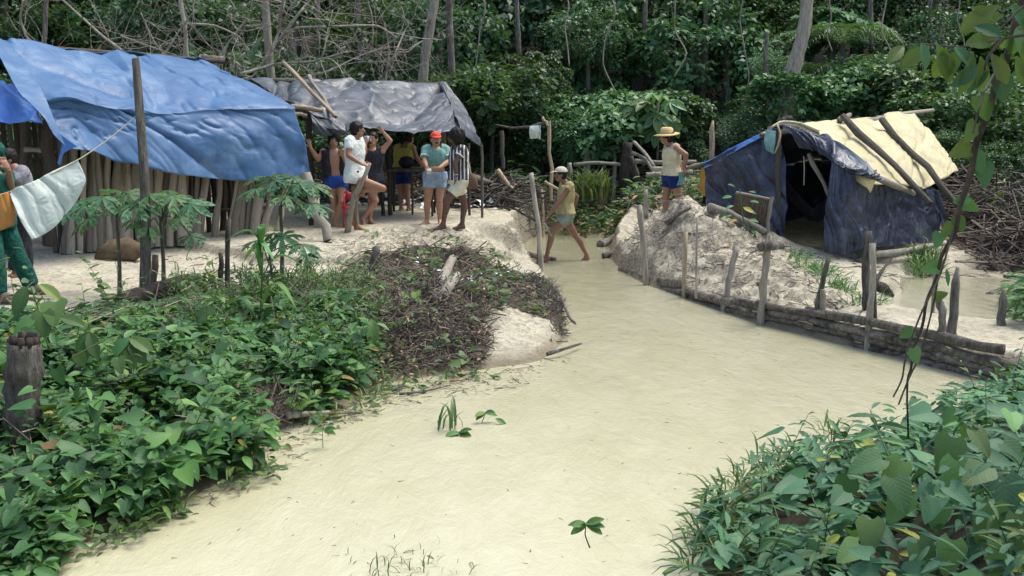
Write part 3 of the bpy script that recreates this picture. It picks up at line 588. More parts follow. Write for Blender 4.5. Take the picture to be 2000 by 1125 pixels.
# leaning post with prop
lp = thing('leaning_post', 'pale leaning post under the hand of the man in the white shirt', 'post', at(678, 455, 15.9)*[1, 1, 0]+[0, 0, .6])
MB().tube(A((722, 318, 15.75), (712, 345, 15.76), (700, 372, 15.78), (692, 380, 15.8), (686, 410, 15.85), (678, 458, 15.9)), [.03, .035, .042, .045, .04, .055], 8, wob=.2, rng=rr).build('post', 'pale_wood', lp)
MB().tube(A((694, 380, 15.8), (697, 400, 15.9), (698, 446, 16.0)), [.02, .018, .018], 6).build('prop', 'pale_wood', lp)
MB().tube(A((690, 392, 15.82), (684, 400, 15.9), (684, 446, 16.0)), [.02, .018, .018], 6).build('prop', 'bark', lp)
mat('cut_branch', (.045, .036, .03), (.16, .135, .115), 6, .9, .3, 40, rvar=.2)
mat('dry_root', (.09, .075, .06), (.30, .25, .19), 6, .9, .3, 40, rvar=.2)
# ================================================================== LOG WALL
lw = thing('log_retaining_wall', 'low retaining wall of stacked grey logs and planks along the right edge of the stream', 'retaining wall', onz(1600, 660, 0))
def wlog(pa, pb, z0, z1, r, off=.12, m='wet_log', name='log', sq=1, rb=None):
    ws = lambda px: float(np.interp(px, [1215, 1265, 1340, 1420, 1490, 1600, 1700, 1830, 1930, 1990], [onz(x, y, 0)[1] for x, y in [(1215, 530), (1265, 557), (1340, 583), (1420, 611), (1490, 636), (1600, 660), (1700, 687), (1830, 719), (1930, 745), (1990, 760)]]))+.06+r; n = 9; a = at(pa[0], pa[1], ws(pa[0])); b_ = at(pb[0], pb[1], ws(pb[0])); r = r*.82; rb = rb*.82 if rb else rb; rg = np.random.default_rng(int(pa[0]*7+pb[0]))
    P = np.linspace(a, b_, n); P[1:-1, 1] = [ws(1000+2000*q[0]/q[1]) for q in P[1:-1]]; P[:, 1:] += rg.normal(0, r*.1, (n, 2)); P[:, 2] += .012*np.sin(np.linspace(0, 5, n)+pa[0])
    return MB().tube(P, r*(1+.09*rg.normal(size=n)), 9, side=np.array([0, .3, 1.]), rb=(rb if rb else r)*np.ones(n), wob=.14, rng=rg).build(name, m, lw)
wlog((1208, 530), (1335, 556), .10, .16, .085, name='plank', rb=.025)
wlog((1258, 552), (1338, 582), .05, .05, .045); wlog((1340, 566), (1440, 590), .16, .17, .075); wlog((1400, 578), (1500, 602), .2, .2, .07, name='plank', rb=.03)
wlog((1336, 584), (1512, 622), .05, .09, .05); wlog((1470, 612), (1650, 652), .07, .11, .04); wlog((1470, 628), (1550, 647), .02, .02, .045); wlog((1350, 577), (1470, 606), .1, .12, .035)
wlog((1576, 604), (1960, 682), .35, .36, .062, name='beam', rb=.055, m='bark'); wlog((1594, 624), (1760, 664), .24, .23, .062); wlog((1690, 650), (2000, 712), .24, .22, .065)
wlog((1596, 640), (1860, 700), .15, .14, .05); wlog((1810, 688), (1990, 735), .15, .14, .055); wlog((1592, 652), (1770, 694), .07, .06, .045); wlog((1480, 590), (1640, 622), .22, .26, .05); wlog((1500, 606), (1620, 634), .13, .15, .045); wlog((1215, 540), (1345, 572), .03, .08, .05); wlog((1740, 688), (1945, 742), .05, .04, .05)
# ================================================================== STAKES
def stake(label, px_pts, ybase_z, r, m='pale_wood', cat='stake', name='fence_stake', depth=None, group=None, pointed=False, sink=.15):
    "px_pts from base to top; base stands on z"
    base = onz(*px_pts[0], ybase_z) if depth is None else at(*px_pts[0], depth); Y = base[1]
    P = [at(a, b_, Y+.03*i) for i, (a, b_) in enumerate(px_pts)]; P[0] = P[0]-np.array([0, 0, sink])
    P = catmull(np.array(P), max(6, 3*len(P))) if len(P) > 2 else np.linspace(P[0], P[1], 6)
    r = r*.76; rg = np.random.default_rng(int(px_pts[0][0])); n = len(P); rad = r*np.linspace(1.08, .9, n)*(1+.07*rg.normal(size=n))
    P = P+rg.normal(0, r*.12, P.shape)
    if pointed: rad[-1] = r*.35
    b = MB().tube(P, rad, 8, wob=.22, rng=rg); o = b.build(name, m, loc=P[0]+np.array([0, 0, sink])); return tagp(o, label, cat, group)
stake('tall pale stake leaning in the stream in front of the wading man', [(1060, 533), (1052, 440), (1037, 338)], 0, .055)
stake('short yellowish stake just behind the wading man at the stream edge', [(1063, 462), (1058, 370)], 0, .04, 'fresh_wood')
stake('pale stake standing in the far stream, right of the grass tuft', [(1197, 432), (1200, 295)], 0, .075, pointed=True)
stake('split leaning stake left of the grass tuft by the far bank', [(1143, 434), (1150, 327)], 0, .06)
stake('thin dark stake crossing the split stake by the grass tuft', [(1134, 434), (1148, 340)], 0, .04, 'bark')
stake('short stake in the stream at the left foot of the sand mound', [(1230, 447), (1227, 393)], 0, .055)
stake('small stake on the left shoulder of the sand mound', [(1262, 410), (1261, 370)], 0, .05, depth=16.5)
stake('leaning grey stake at the left end of the log wall', [(1264, 557), (1257, 480), (1248, 400)], 0, .055, sink=.2)
stake('yellowish cut stake with a fresh sawn top against the log wall', [(1336, 582), (1339, 455)], 0, .042, 'fresh_wood')
stake('thin stick standing on the sand mound behind the wall', [(1360, 560), (1362, 425)], .3, .018)
stake('forked leaning stake third along the log wall from the left', [(1411, 608), (1424, 550), (1438, 482)], 0, .055)
stake('thick stake with a knotted top in the middle of the log wall', [(1486, 635), (1492, 560), (1500, 482)], 0, .062)
kb = MB(); P = onz(1486, 635, 0)
kb.tube(A((1480, 484, P[1]), (1500, 478, P[1]), (1528, 480, P[1]+.1)), [.05, .07, .045], 8, wob=.3, rng=rr); tagp(kb.build('wood_knot', 'bark', loc=at(1500, 482, P[1])), 'lump of broken wood resting on top of the thick middle stake', 'wood')
stake('curved dark stake with pale broken top on the log wall below the tent', [(1592, 655), (1600, 580), (1618, 503)], 0, .042, 'bark')
stake('small pointed stake behind the curved dark stake', [(1607, 605), (1608, 565)], .3, .045)
stake('broad grey post behind the wall in front of the tent curtain', [(1693, 586), (1692, 520), (1697, 452)], .35, .065, 'bark')
stake('thin pale post touching the broad grey post', [(1711, 620), (1706, 475)], .3, .035, 'bark')
stake('long crooked stake leaning over the wall in front of the tent curtain', [(1693, 684), (1700, 600), (1706, 540), (1704, 476)], 0, .045)
stake('crooked bent brown stake toward the right end of the wall', [(1833, 718), (1838, 655), (1842, 615), (1830, 580)], 0, .055, 'bark')
stake('straight grey pointed post standing right of the bent stake', [(1862, 650), (1867, 520)], .25, .062, 'bark', pointed=True)
stake('slim pale stake between the vine stem and the grey pointed post', [(1822, 615), (1825, 530)], .2, .03)
stake('dark pointed post near the right edge of the pool', [(1957, 632), (1961, 565)], .25, .06, 'bark', pointed=True)
stake('lone tall stake on the path in front of the forest, left of the tent', [(1390, 304), (1392, 235)], .6, .07, 'fresh_wood', depth=21, pointed=True)
stake('dark slim stake in front of the blue hut', [(443, 580), (446, 428)], .5, .038, 'dark_wood')
stake('short dark stub left of the slim dark stake', [(429, 575), (431, 493)], .5, .036, 'dark_wood')
stake('short fat stub against the foot of the tall clothesline post', [(298, 588), (303, 497)], .45, .05, 'bark')
stake('stub leaning between the debris heap and the sand', [(718, 520), (737, 480)], .5, .05, 'bark')
stake('dark branching stick stuck in the edge of the stream left of the wading man', [(1050, 515), (1053, 460)], 0, .03, 'bark')
# foreground stump, long post and clothesline
g = gp(45, 900); Y = g[1]
P = [at(40, 890, Y), at(42, 800, Y), at(44, 720, Y), at(46, 655, Y)]; b = MB(); rg = np.random.default_rng(3)
b.tube(catmull(np.array(P), 14)-[0, 0, .05], np.linspace(.135, .10, 14)*(1+.05*rg.normal(size=14)), 14, wob=.22, rng=rg)
st_ = thing('tree_stump', 'thick rotting stump rising from the undergrowth at the lower left', 'stump', P[0]); b.build('trunk', 'bark', st_)
b = MB()
for k in range(9):
    a = k*.7; q = at(46, 660, Y)+[.07*math.cos(a), .07*math.sin(a), 0]; b.tube([q-[0, 0, .05], q+[.01*math.cos(a), 0, rg.uniform(.0, .03)]], [.034, .022], 5)
b.build('splintered_top', 'dark_wood', st_)
g = gp(280, 612); Yp = 10.6
pp = [at(282, 612, Yp), at(284, 500, Yp), at(283, 360, Yp), at(273, 220, Yp), at(265, 118, Yp), at(264, 110, Yp)]
b = MB().tube(catmull(np.array(pp), 22)-[0, 0, .02], np.linspace(.062, .034, 22), 10, wob=.12, rng=rg)
tagp(b.build('clothesline_post', 'bark', loc=pp[0]), 'very tall lichen-grey post in front of the blue tarp holding the clothesline', 'post')
rp = A((267, 226, Yp), (215, 270, 10.45), (160, 308, 10.3), (90, 345, 10.15), (10, 378, 10.0), (-120, 410, 9.7))
tagp(MB().tube(catmull(np.array(rp), 24), .007, 5).build('clothesline', 'rope', loc=rp[0]), 'thin rope sloping from the tall post down to the left edge', 'rope')
rows = [A((18, 374, 10.02), (60, 358, 10.08), (105, 334, 10.2), (152, 312, 10.3)), A((28, 402, 9.96), (70, 392, 10.05), (118, 372, 10.15), (168, 352, 10.25)), A((42, 436, 9.95), (72, 430, 10.02), (112, 408, 10.12), (150, 392, 10.22)), A((62, 468, 9.95), (78, 462, 10.0), (104, 445, 10.08), (126, 424, 10.15))]
tagp(cloth('hanging_cloth', rows, 60, 44, 'white_cloth', None, .05, (3, 1), .6, 31, .01, loc=rows[0][0]), 'white cloth drying on the sloping clothesline', 'cloth')
rows = [A((-40, 388, 9.93), (0, 380, 9.95), (20, 373, 10.0)), A((-40, 420, 9.9), (5, 412, 9.93), (30, 414, 9.97)), A((-40, 460, 9.9), (2, 450, 9.93), (28, 440, 9.97))]
tagp(cloth('hanging_cloth', rows, 30, 26, 'orange_cloth', None, .03, (4, 1), .2, 33, .01, loc=rows[0][1]), 'small orange cloth on the clothesline at the left edge', 'cloth')
# sack on the sand
g = gp(230, 508); b = MB()
b.tube([g+[-.30, 0, .02], g+[-.22, 0, .06], g+[-.05, 0, .11], g+[.15, .02, .13], g+[.27, .03, .09], g+[.31, .03, .05]], [.02, .09, .13, .14, .10, .03], 12, rb=[.02, .11, .16, .17, .12, .03], wob=.1, rng=rg)
tagp(b.build('sack', 'burlap', loc=g), 'brown sack lying on the sand at the foot of the pole wall', 'sack')
g = gp(303, 572); tagp(MB().tube([g+[-.04, 0, .02], g+[0, 0, .05], g+[.05, .01, .03]], [.02, .035, .015], 6, rb=[.01, .02, .01]).build('scrap', 'red_plastic', loc=g), 'small red scrap on the ground at the foot of the tall post', 'rubbish')
def log(name, label, pts, r, m='bark', cat='log', group=None, taper=.8, sides=9):
    P = catmull(np.array(pts), 12); rg = np.random.default_rng(int(abs(P[0, 0])*100)); n = len(P)
    return tagp(MB().tube(P, r*np.linspace(1, taper, n)*(1+.08*rg.normal(size=n)), sides, wob=.16, rng=rg).build(name, m, loc=P[0]), label, cat, group)
def on(px, py, up=.03): g = gp(px, py); g[2] += up; return g
log('log', 'dark log lying along the edge of the undergrowth below the tall post', [on(235, 600, .05), on(320, 582, .1), on(388, 566, .1)], .09, 'dark_wood', taper=1)
log('log', 'long grey pole lying from the shelter litter down toward the stream', [at(915, 344, 19.5), on(985, 378, .12), on(1040, 397, .08)], .07, 'bark')
log('log', 'dark driftwood pole lying in the stream behind the wading man', [onz(1108, 424, .1), onz(1130, 433, .06), onz(1166, 446, .0)], .06, 'bark', taper=.5)
log('log', 'dark branch at the water edge beside the front foot of the wading man', [onz(1012, 490, .15), onz(1045, 500, .06), onz(1085, 507, .02)], .05, 'bark')
log('log', 'broken log butt jutting from the left foot of the sand mound', [onz(1172, 478, .04), onz(1185, 472, .08), onz(1200, 466, .12)], .075, 'bark', taper=1)
log('log', 'second low log butt at the mound foot, nearer the wall', [onz(1178, 500, .04), onz(1200, 494, .08), onz(1222, 488, .14)], .055, 'bark', taper=1)
log('log', 'pale stubby root log standing up in the debris heap', [on(856, 590, .02), on(868, 560, .12), on(884, 530, .16)], .075, 'pale_wood', taper=.7)
log('log', 'pale stubby root log right beside the first on the debris heap', [on(865, 588, .0), on(880, 572, .1), on(892, 556, .1)], .07, 'pale_wood', taper=.8)
log('branch', 'thin dark branch lying out over the water at the tip of the heap', [onz(1068, 692, .05), onz(1100, 682, .08), onz(1135, 671, .06)], .022, 'bark', 'branch', taper=.5)
log('branch', 'short dark branch poking out of the right side of the heap', [on(1098, 600, .1), onz(1112, 620, .2), onz(1124, 632, .12)], .02, 'bark', 'branch', taper=.6)
log('branch', 'pale broken branch lying half in the water below the undergrowth', [onz(560, 812, .1), onz(640, 806, .05), onz(708, 804, .01)], .027, 'pale_wood', 'branch', taper=.5)
log('branch', 'long thin stick floating below the debris heap', [onz(780, 770, .02), onz(830, 764, .02), onz(880, 752, .02)], .012, 'bark', 'branch', taper=.5)
log('branch', 'small bent stick floating at the foot of the debris heap', [onz(765, 762, .03), onz(780, 755, .05), onz(790, 748, .02)], .02, 'bark', 'branch', taper=.5)
log('branch', 'short ochre stick on the water under the heap', [onz(878, 744, .02), onz(895, 742, .03), onz(908, 739, .02)], .014, 'fresh_wood', 'branch', taper=.5)
log('log', 'pale log lying on the ground in front of the tent wall', [at(1700, 497, 15.2), at(1760, 492, 15.4), at(1846, 474, 15.8)], .06, 'pale_wood', taper=.7)
log('log', 'thin log lying across the flank of the sand mound', [on(1302, 445, .06), on(1325, 428, .06), on(1350, 415, .06)], .04, 'bark', taper=.5)
log('log', 'weathered log along the right shoulder of the sand mound', [on(1385, 415, .08), on(1440, 436, .08), on(1495, 468, .08)], .07, 'pale_wood', taper=.7)
log('log', 'brown branch half buried on the right side of the mound', [on(1430, 408, .04), on(1450, 428, .04), on(1470, 446, .04)], .045, 'fresh_wood', taper=.7)
log('log', 'dark root stub by the sand channel in front of the tent', [on(1708, 560, .05), on(1722, 548, .14), on(1740, 534, .22)], .03, 'dark_wood', taper=.5)
log('root_clump', 'dark mossy clump at the pool edge below the tent', [on(1712, 566, .02), on(1728, 574, .07), on(1742, 580, .0)], .08, 'dark_wood', 'roots', taper=.5)
log('log', 'yellow split plank on the litter behind the stream', [at(972, 332, 20.5), at(985, 350, 20.4), at(1000, 370, 20.3)], .05, 'fresh_wood')
log('log', 'ochre split log on the far bank left of the capped man', [at(1064, 355, 19.8), at(1080, 364, 19.7), at(1095, 372, 19.6)], .028, 'fresh_wood')
log('branch', 'straight pipe lying at the right edge of the pool', [on(1960, 545, .04), on(2010, 547, .04), on(2060, 549, .04)], .025, 'bark', 'pipe', taper=1)
log('log', 'grey flat driftwood beside the pool', [on(1932, 582, .03), on(1952, 576, .06), on(1972, 578, .03)], .05, 'bark', taper=.4)
for i_, (px, py, wz, mm, lb) in enumerate([(1664, 505, .07, 'pale_wood', 'pale round stone under the tent curtain'), (1680, 512, .06, 'bark', 'dark stone right of the pale stone under the tent curtain'), (955, 352, .12, 'litter_white', 'whitish rock on the litter behind the shelter'),
                                        (990, 378, .09, 'litter_white', 'small pale rock beside the long grey pole')]):
    g = gp(px, py); b = MB(); b.ell(g+[0, 0, wz*.5], [np.array([wz*1.2, 0, 0]), np.array([0, wz, 0]), np.array([0, .02, wz*.8])], 9, 6); b.v[-1] = b.v[-1]+rg.normal(0, wz*.08, b.v[-1].shape)
    tagp(b.build('stone', mm, loc=g), lb, 'stone')
# ================================================================== TENT
tt = thing('plastic_tent', 'tent of dark blue plastic with a yellow tarp roof held down by poles', 'tent', (5.2, 16.6, .4))
rows = [A((1530, 243, 16.2), (1575, 240, 16.6), (1640, 232, 17.4), (1700, 226, 18.4), (1735, 217, 19.0), (1782, 222, 19.6)),
        A((1580, 272, 15.9), (1630, 270, 16.3), (1690, 262, 17.0), (1745, 256, 17.8), (1785, 252, 18.3), (1815, 252, 18.8)),
        A((1640, 318, 15.5), (1680, 312, 15.8), (1730, 308, 16.4), (1780, 302, 17.1), (1815, 296, 17.6), (1840, 288, 18.1)),
        A((1668, 350, 15.2), (1715, 362, 15.3), (1770, 360, 15.9), (1808, 366, 16.5), (1838, 350, 17.0), (1872, 333, 17.5))]
cloth('yellow_roof', rows, 130, 80, 'yellow_tarp', tt, .05, (2.2, 1), -.9, 41, .03)
rows = [A((1525, 246, 16.15), (1532, 248, 16.0), (1545, 262, 15.85), (1560, 290, 15.8)), A((1575, 258, 15.95), (1590, 268, 15.7), (1596, 284, 15.6), (1600, 296, 15.6)),
        A((1640, 282, 15.6), (1640, 298, 15.3), (1632, 310, 15.2), (1628, 318, 15.2)), A((1700, 330, 15.2), (1690, 338, 15.0), (1670, 334, 14.95), (1650, 330, 15.0)), A((1722, 352, 15.05), (1712, 354, 14.9), (1695, 348, 14.9), (1660, 338, 14.95))]
cloth('front_flap', rows, 46, 80, 'navy_plastic', tt, .06, (5, 1), 1.3, 43)
rows = [A((1590, 262, 15.75), (1640, 278, 15.5), (1690, 315, 15.2), (1728, 352, 15.0)), A((1608, 276, 15.68), (1650, 300, 15.4), (1690, 330, 15.12), (1716, 354, 14.97))]
cloth('front_flap', rows, 50, 14, 'pale_plastic', tt, .04, (4, 1), 1.2, 44)
rows = [A((1374, 320, 17.2), (1420, 295, 16.8), (1470, 270, 16.5), (1518, 248, 16.2)), A((1378, 350, 17.1), (1425, 340, 16.7), (1475, 330, 16.3), (1530, 320, 15.9)),
        A((1380, 380, 17.0), (1430, 390, 16.6), (1480, 400, 16.2), (1536, 405, 15.8)), A((1382, 402, 16.9), (1430, 425, 16.5), (1480, 450, 16.1), (1528, 472, 15.7))]
cloth('front_panel', rows, 80, 60, 'navy_plastic', tt, .055, (2.6, 1), .7, 45)
rows = [A((1372, 318, 17.25), (1420, 293, 16.85), (1470, 268, 16.5), (1512, 250, 16.25)), A((1376, 330, 17.15), (1424, 302, 16.75), (1472, 276, 16.42), (1512, 258, 16.2))]
cloth('front_edge', rows, 50, 8, 'bright_blue_tarp', tt, .02, (3, 1), .7, 46)
rows = [A((1368, 330, 17.3), (1382, 328, 17.1)), A((1365, 365, 17.3), (1384, 352, 17.1)), A((1372, 383, 17.3), (1382, 386, 17.1))]
cloth('yellow_corner', rows, 12, 24, 'orange_tarp', tt, .02, (3, 1), 0, 47)
rows = [A((1624, 316, 15.15), (1645, 320, 15.05), (1668, 336, 15.0)), A((1618, 370, 15.1), (1645, 372, 14.95), (1678, 380, 14.95)), A((1610, 430, 15.05), (1645, 432, 14.85), (1690, 430, 14.9)), A((1610, 492, 15.0), (1650, 500, 14.8), (1690, 484, 14.85))]
cloth('curtain', rows, 70, 90, 'navy_plastic', tt, .06, (6, 1), .1, 48, .05, drape=.02)
rows = [A((1655, 345, 15.2), (1700, 358, 15.4), (1760, 365, 15.9), (1800, 368, 16.5), (1838, 372, 17.0)), A((1660, 400, 15.2), (1705, 405, 15.4), (1760, 405, 15.9), (1800, 405, 16.5), (1840, 405, 17.0)),
        A((1670, 440, 15.15), (1710, 446, 15.3), (1765, 442, 15.8), (1805, 438, 16.4), (1842, 435, 17.0)), A((1680, 484, 15.05), (1715, 484, 15.2), (1770, 478, 15.7), (1808, 474, 16.3), (1828, 465, 16.9))]
cloth('side_wall', rows, 110, 60, 'navy_plastic', tt, .05, (3, 1), .5, 49, .04)
rows = [A((1790, 345, 16.6), (1832, 372, 16.95)), A((1815, 390, 16.9), (1845, 402, 17.0)), A((1836, 415, 16.95), (1850, 438, 17.0)), A((1842, 440, 16.9), (1848, 446, 16.95))]
cloth('side_flap', rows, 14, 40, 'navy_plastic', tt, .03, (5, 1), .2, 50)
rows = [A((1645, 310, 15.3), (1672, 322, 15.1), (1712, 338, 15.1)), A((1665, 345, 15.1), (1690, 352, 14.98), (1715, 345, 15.0)), A((1668, 352, 15.1), (1694, 368, 15.0), (1700, 378, 15.1))]
cloth('yellow_flap', rows, 24, 20, 'yellow_tarp', tt, .03, (3, 1), .8, 51)
# rear slope and rear wall (out of sight)
A0, A1 = at(1530, 243, 16.3), at(1782, 222, 19.6); L0 = np.array([3.25, 17.4, 1.55]); L1 = L0+(A1-A0)*[1, 1, 0]
cloth('rear_roof', [[A0, A1], [L0, L1]], 40, 20, 'navy_plastic', tt, .04, seed=52)
cloth('rear_wall', [[L0, L1], [L0*[1, 1, 0]+[0, 0, .35], L1*[1, 1, 0]+[0, 0, .35]]], 30, 12, 'navy_plastic', tt, .04, seed=53)
B0 = at(1838, 350, 17.4); cloth('rear_gable', [[L1, A1, B0], [L1*[1, 1, 0]+[0, 0, .35], A1*[1, 1, 0]+[0, 0, .35], B0*[1, 1, 0]+[0, 0, .35]]], 30, 12, 'navy_plastic', tt, .03, seed=54)
stick('ridge_pole', at(1488, 264, 16.1), at(1822, 216, 20.1), .05, 'pale_wood', tt)
stick('center_post', at(1516, 250, 16.1), at(1528, 470, 15.85), .05, 'bark', tt)
stick('inner_post', at(1580, 300, 15.9), at(1626, 400, 15.6), .035, 'pale_wood', tt)
stick('roof_pole', at(1646, 226, 16.9), at(1818, 398, 15.3), .055, 'bark', tt); stick('roof_pole', at(1722, 233, 17.7), at(1872, 402, 16.1), .058, 'bark', tt)
stick('eave_pole', at(1690, 340, 15.1), at(1785, 378, 15.7), .05, 'pale_wood', tt); stick('eave_pole', at(1335, 332, 17.5), at(1372, 320, 17.3), .035, 'pale_wood', tt); stick('cross_pole', at(1640, 236, 17.1), at(1660, 224, 17.3), .05, 'pale_wood', tt)
stick('cross_pole', at(1530, 240, 17.4), at(1548, 232, 17.4), .08, 'bark', tt)
for k in range(4):
    q = A((1500, 254-k*1.2, 16.1), (1525, 238+k*2, 16.2), (1560, 240+k*3, 16.3), (1600, 256+k*5, 16.1)); MB().tube(catmull(np.array(q), 14), .02, 6).build('rope_coil', 'pale_wood' if k % 2 else 'yellow_tarp', tt)
q = A((1518, 243, 16.1), (1524, 262, 15.95), (1520, 284, 15.9), (1512, 300, 15.95)); MB().tube(catmull(np.array(q), 10), .018, 6).build('rope_coil', 'pale_wood', tt)
q = A((1570, 305, 15.9), (1571, 330, 15.9), (1570, 362, 15.9)); MB().tube(q, .009, 5).build('hanging_cord', 'rope', tt)
rows = [A((1496, 254, 16.0), (1515, 256, 15.95)), A((1492, 275, 15.95), (1514, 278, 15.9)), A((1496, 292, 15.95), (1510, 300, 15.9))]
tagp(cloth('rag', rows, 16, 24, 'teal_cloth', None, .035, (6, 1), .2, 55, .02, loc=rows[0][0]), 'teal rag hanging from the front peak of the tent', 'cloth')
hm = A((1500, 345, 17.2), (1535, 385, 16.9), (1570, 415, 16.7), (1605, 400, 16.6), (1640, 355, 16.4)); hq = catmull(np.array(hm), 20)
tagp(cloth('hammock', [hq+[0, .0, .03], hq+[.08, -.3, -.12], hq+[.1, -.5, .05]], 30, 14, 'cloth_dark', None, .03, seed=56, loc=hq[0]), 'dark hammock slung inside the tent opening', 'hammock')
# rattan panel on its stick
rb_ = thing('woven_panel', 'woven rattan panel leaning on a stick before the tent', 'panel', at(1480, 440, 15.6))
PA, PB, PC, PD = at(1440, 376, 15.7), at(1508, 390, 15.4), at(1496, 440, 15.4), at(1432, 412, 15.75)
def q4(u, v): return (PA*(1-u)+PB*u)*(1-v)+(PD*(1-u)+PC*u)*v
b = MB()
for k in range(17): u = k/16; b.tube([q4(u, 0), q4(u, .5)+[0, -.012*(-1)**k, 0], q4(u, 1)], .011, 4, rb=.004)
b.build('upright_strips', 'rattan', rb_); b = MB()
for k in range(14): v = (k+.5)/14; b.tube([q4(j/16, v)+[0, .01*(-1)**(j+k)-.004, 0] for j in range(17)], .012, 4, rb=.004)
b.build('woven_strips', 'rattan', rb_)
stick('top_bar', PA-[.02, 0, 0], PB+[.02, 0, 0], .022, 'pale_wood', rb_); stick('support_stick', at(1508, 384, 15.35), at(1497, 462, 15.3), .03, 'pale_wood', rb_)
# ================================================================== BACK CLOTHESLINE
bc = thing('drying_rack', 'branch resting on thin posts behind the stream, used to dry a cloth', 'drying rack', at(1075, 386, 21)*[1, 1, 0]+[0, 0, .6])
stick('post', at(1072, 236, 21), at(1076, 392, 21), .042, 'fresh_wood', bc); stick('post', at(979, 255, 22), at(982, 330, 22), .05, 'bark', bc)
MB().tube(A((968, 244, 22), (1000, 250, 21.6), (1035, 248, 21.2), (1068, 238, 20.95)), [.02, .025, .03, .03], 6).build('branch', 'bark', bc); stick('fork', at(1060, 229, 21), at(1070, 246, 20.9), .03, 'fresh_wood', bc)
rows = [A((1035, 247, 21.1), (1055, 244, 21.0)), A((1034, 258, 21.05), (1056, 258, 20.95)), A((1036, 268, 21.1), (1055, 271, 21.0))]
tagp(cloth('hanging_rag', rows, 16, 20, 'white_cloth', None, .04, (8, 1), .2, 57, .05, loc=rows[0][0]), 'small whitish rag hanging on the branch behind the stream', 'cloth')
def stump(label, px, pt, pb, Y, r, m='bark', top=None):
    P = np.linspace(at(px, pb, Y), at(px if top is None else top, pt, Y), 7); P[0, 2] -= .2; rg = np.random.default_rng(px)
    tagp(MB().tube(P, r*np.linspace(1.35, .8, 7)*(1+.08*rg.normal(size=7)), 9, wob=.3, rng=rg).build('dead_stump', m, loc=P[0]), label, 'stump')
stump('dark broken stump among the dead branches behind the far bank', 1224, 278, 350, 23, .13, 'dark_wood', 1226); stump('leaning dark root arm beside the broken stump', 1246, 306, 350, 22.8, .06, 'dark_wood', 1232)
stump('pale jagged stump above the grass tuft', 1146, 292, 330, 23.5, .07, 'pale_wood'); stump('small pale stump right of the grass tuft', 1178, 352, 380, 22, .08, 'pale_wood'); stump('thin grey stump just above the capped man', 1112, 318, 345, 22, .06, 'pale_wood')
stump('grey trunk stub under the hanging bushes left of the drying rack', 1290, 270, 320, 25, .1, 'dark_wood')
for i_, (a, b_, c_, r) in enumerate([((1238, 277, 22.5), (1260, 300, 22), (1278, 325, 21.6), .04), ((1235, 298, 22.4), (1262, 312, 22), (1280, 345, 21.5), .04), ((1180, 262, 24), (1195, 252, 24), (1225, 240, 24.2), .025), ((1240, 315, 22), (1300, 318, 22), (1360, 316, 22), .05), ((1262, 342, 21.3), (1300, 340, 21.2), (1352, 336, 21), .06), ((1120, 322, 23), (1165, 318, 23), (1215, 322, 23), .05), ((1275, 330, 20.5), (1330, 330, 20), (1362, 322, 19.6), .045)]):
    log('branch', ['bleached branch arching down right of the dark stump', 'second bleached branch under the arching one', 'thin curved twig over the green bush behind the far bank', 'fallen grey trunk behind the man in the straw hat',
                   'pale fallen trunk at the knees of the man in the straw hat', 'grey fallen trunk left of the dark stump', 'pale pole behind the hands of the man in the straw hat'][i_], A(a, b_, c_), r, 'pale_wood', 'branch')
# ================================================================== TWIG MASSES (nobody could count them)
def in_poly(poly, n, seed):
    r = np.random.default_rng(seed); P = np.asarray(poly); lo, hi = P.min(0), P.max(0); out = []
    c = 0
    while c < n:
        q = r.uniform(lo, hi, (n*3, 2)); q = q[psdf(P, q[:, 0], q[:, 1]) < 0]; out.append(q); c += len(q)
    return np.concatenate(out)[:n]
def twigs(name, label, cat, poly, n, L, R, hh, m, seed, flat=.35, bend=.08, kind='stuff'):
    r = np.random.default_rng(seed); q = in_poly(poly, n, seed); z = H(q[:, 0], q[:, 1]); q = q[z > .03]; z = z[z > .03]; n = len(q); z = z+hh*sstep(0, -.35, psdf(poly, q[:, 0], q[:, 1]))*r.random(n)**1.6*fbm(q[:, 0]*2, q[:, 1]*2, 0, 2, seed)*1.8
    a = r.uniform(0, 2*math.pi, n); l = r.uniform(*L, n); D = np.stack([np.cos(a), np.sin(a), r.normal(0, flat, n)], -1)*l[:, None]/2
    C0 = np.stack([q[:, 0], q[:, 1], z], -1); V, Qd = twig_arrays(C0-D, C0+D, r.uniform(*R, n), bend, r)
    org = C0.mean(0); o = link_mesh(name, quick_mesh(name, V-org, Qd, False), m, None, tuple(org)); return tagp(o, label, cat, None, kind)
twigs('brushwood', 'tangled heap of dead roots and twigs on the point beside the stream', 'debris', HEAP, 4200, (.10, .5), (.004, .010), .06, 'dry_root', 61)
twigs('root_mat', 'brown dead roots matted on the front of the debris heap', 'debris', [onz(x, y, .15)[:2] for x, y in [(670, 620), (940, 600), (958, 705), (800, 740), (690, 752)]], 3600, (.06, .28), (.004, .010), .10, 'dry_root', 62, .6, .15)
twigs('root_mat', 'brown root tangle bulging from the undergrowth above the water', 'debris', [onz(x, y, .1)[:2] for x, y in [(455, 760), (600, 775), (618, 818), (500, 862), (460, 830)]], 2200, (.06, .25), (.003, .008), .12, 'dry_root', 63, .7, .2)
twigs('root_fringe', 'dead rootlets fringing the right rim of the point', 'debris', [onz(x, y, .15)[:2] for x, y in [(1035, 540), (1080, 555), (1112, 612), (1112, 672), (1060, 705), (1052, 690), (1088, 640), (1070, 590), (1020, 560)]], 1500, (.06, .3), (.003, .007), .12, 'bark', 64, .6, .15)
twigs('brush_pile', 'dark pile of cut branches at the right edge behind the tent', 'debris', [(7.3, 15.6), (12.5, 15.0), (13, 22), (9, 23), (8.1, 19)], 7500, (.25, 1.4), (.006, .024), .75, 'cut_branch', 65, .3, .12)
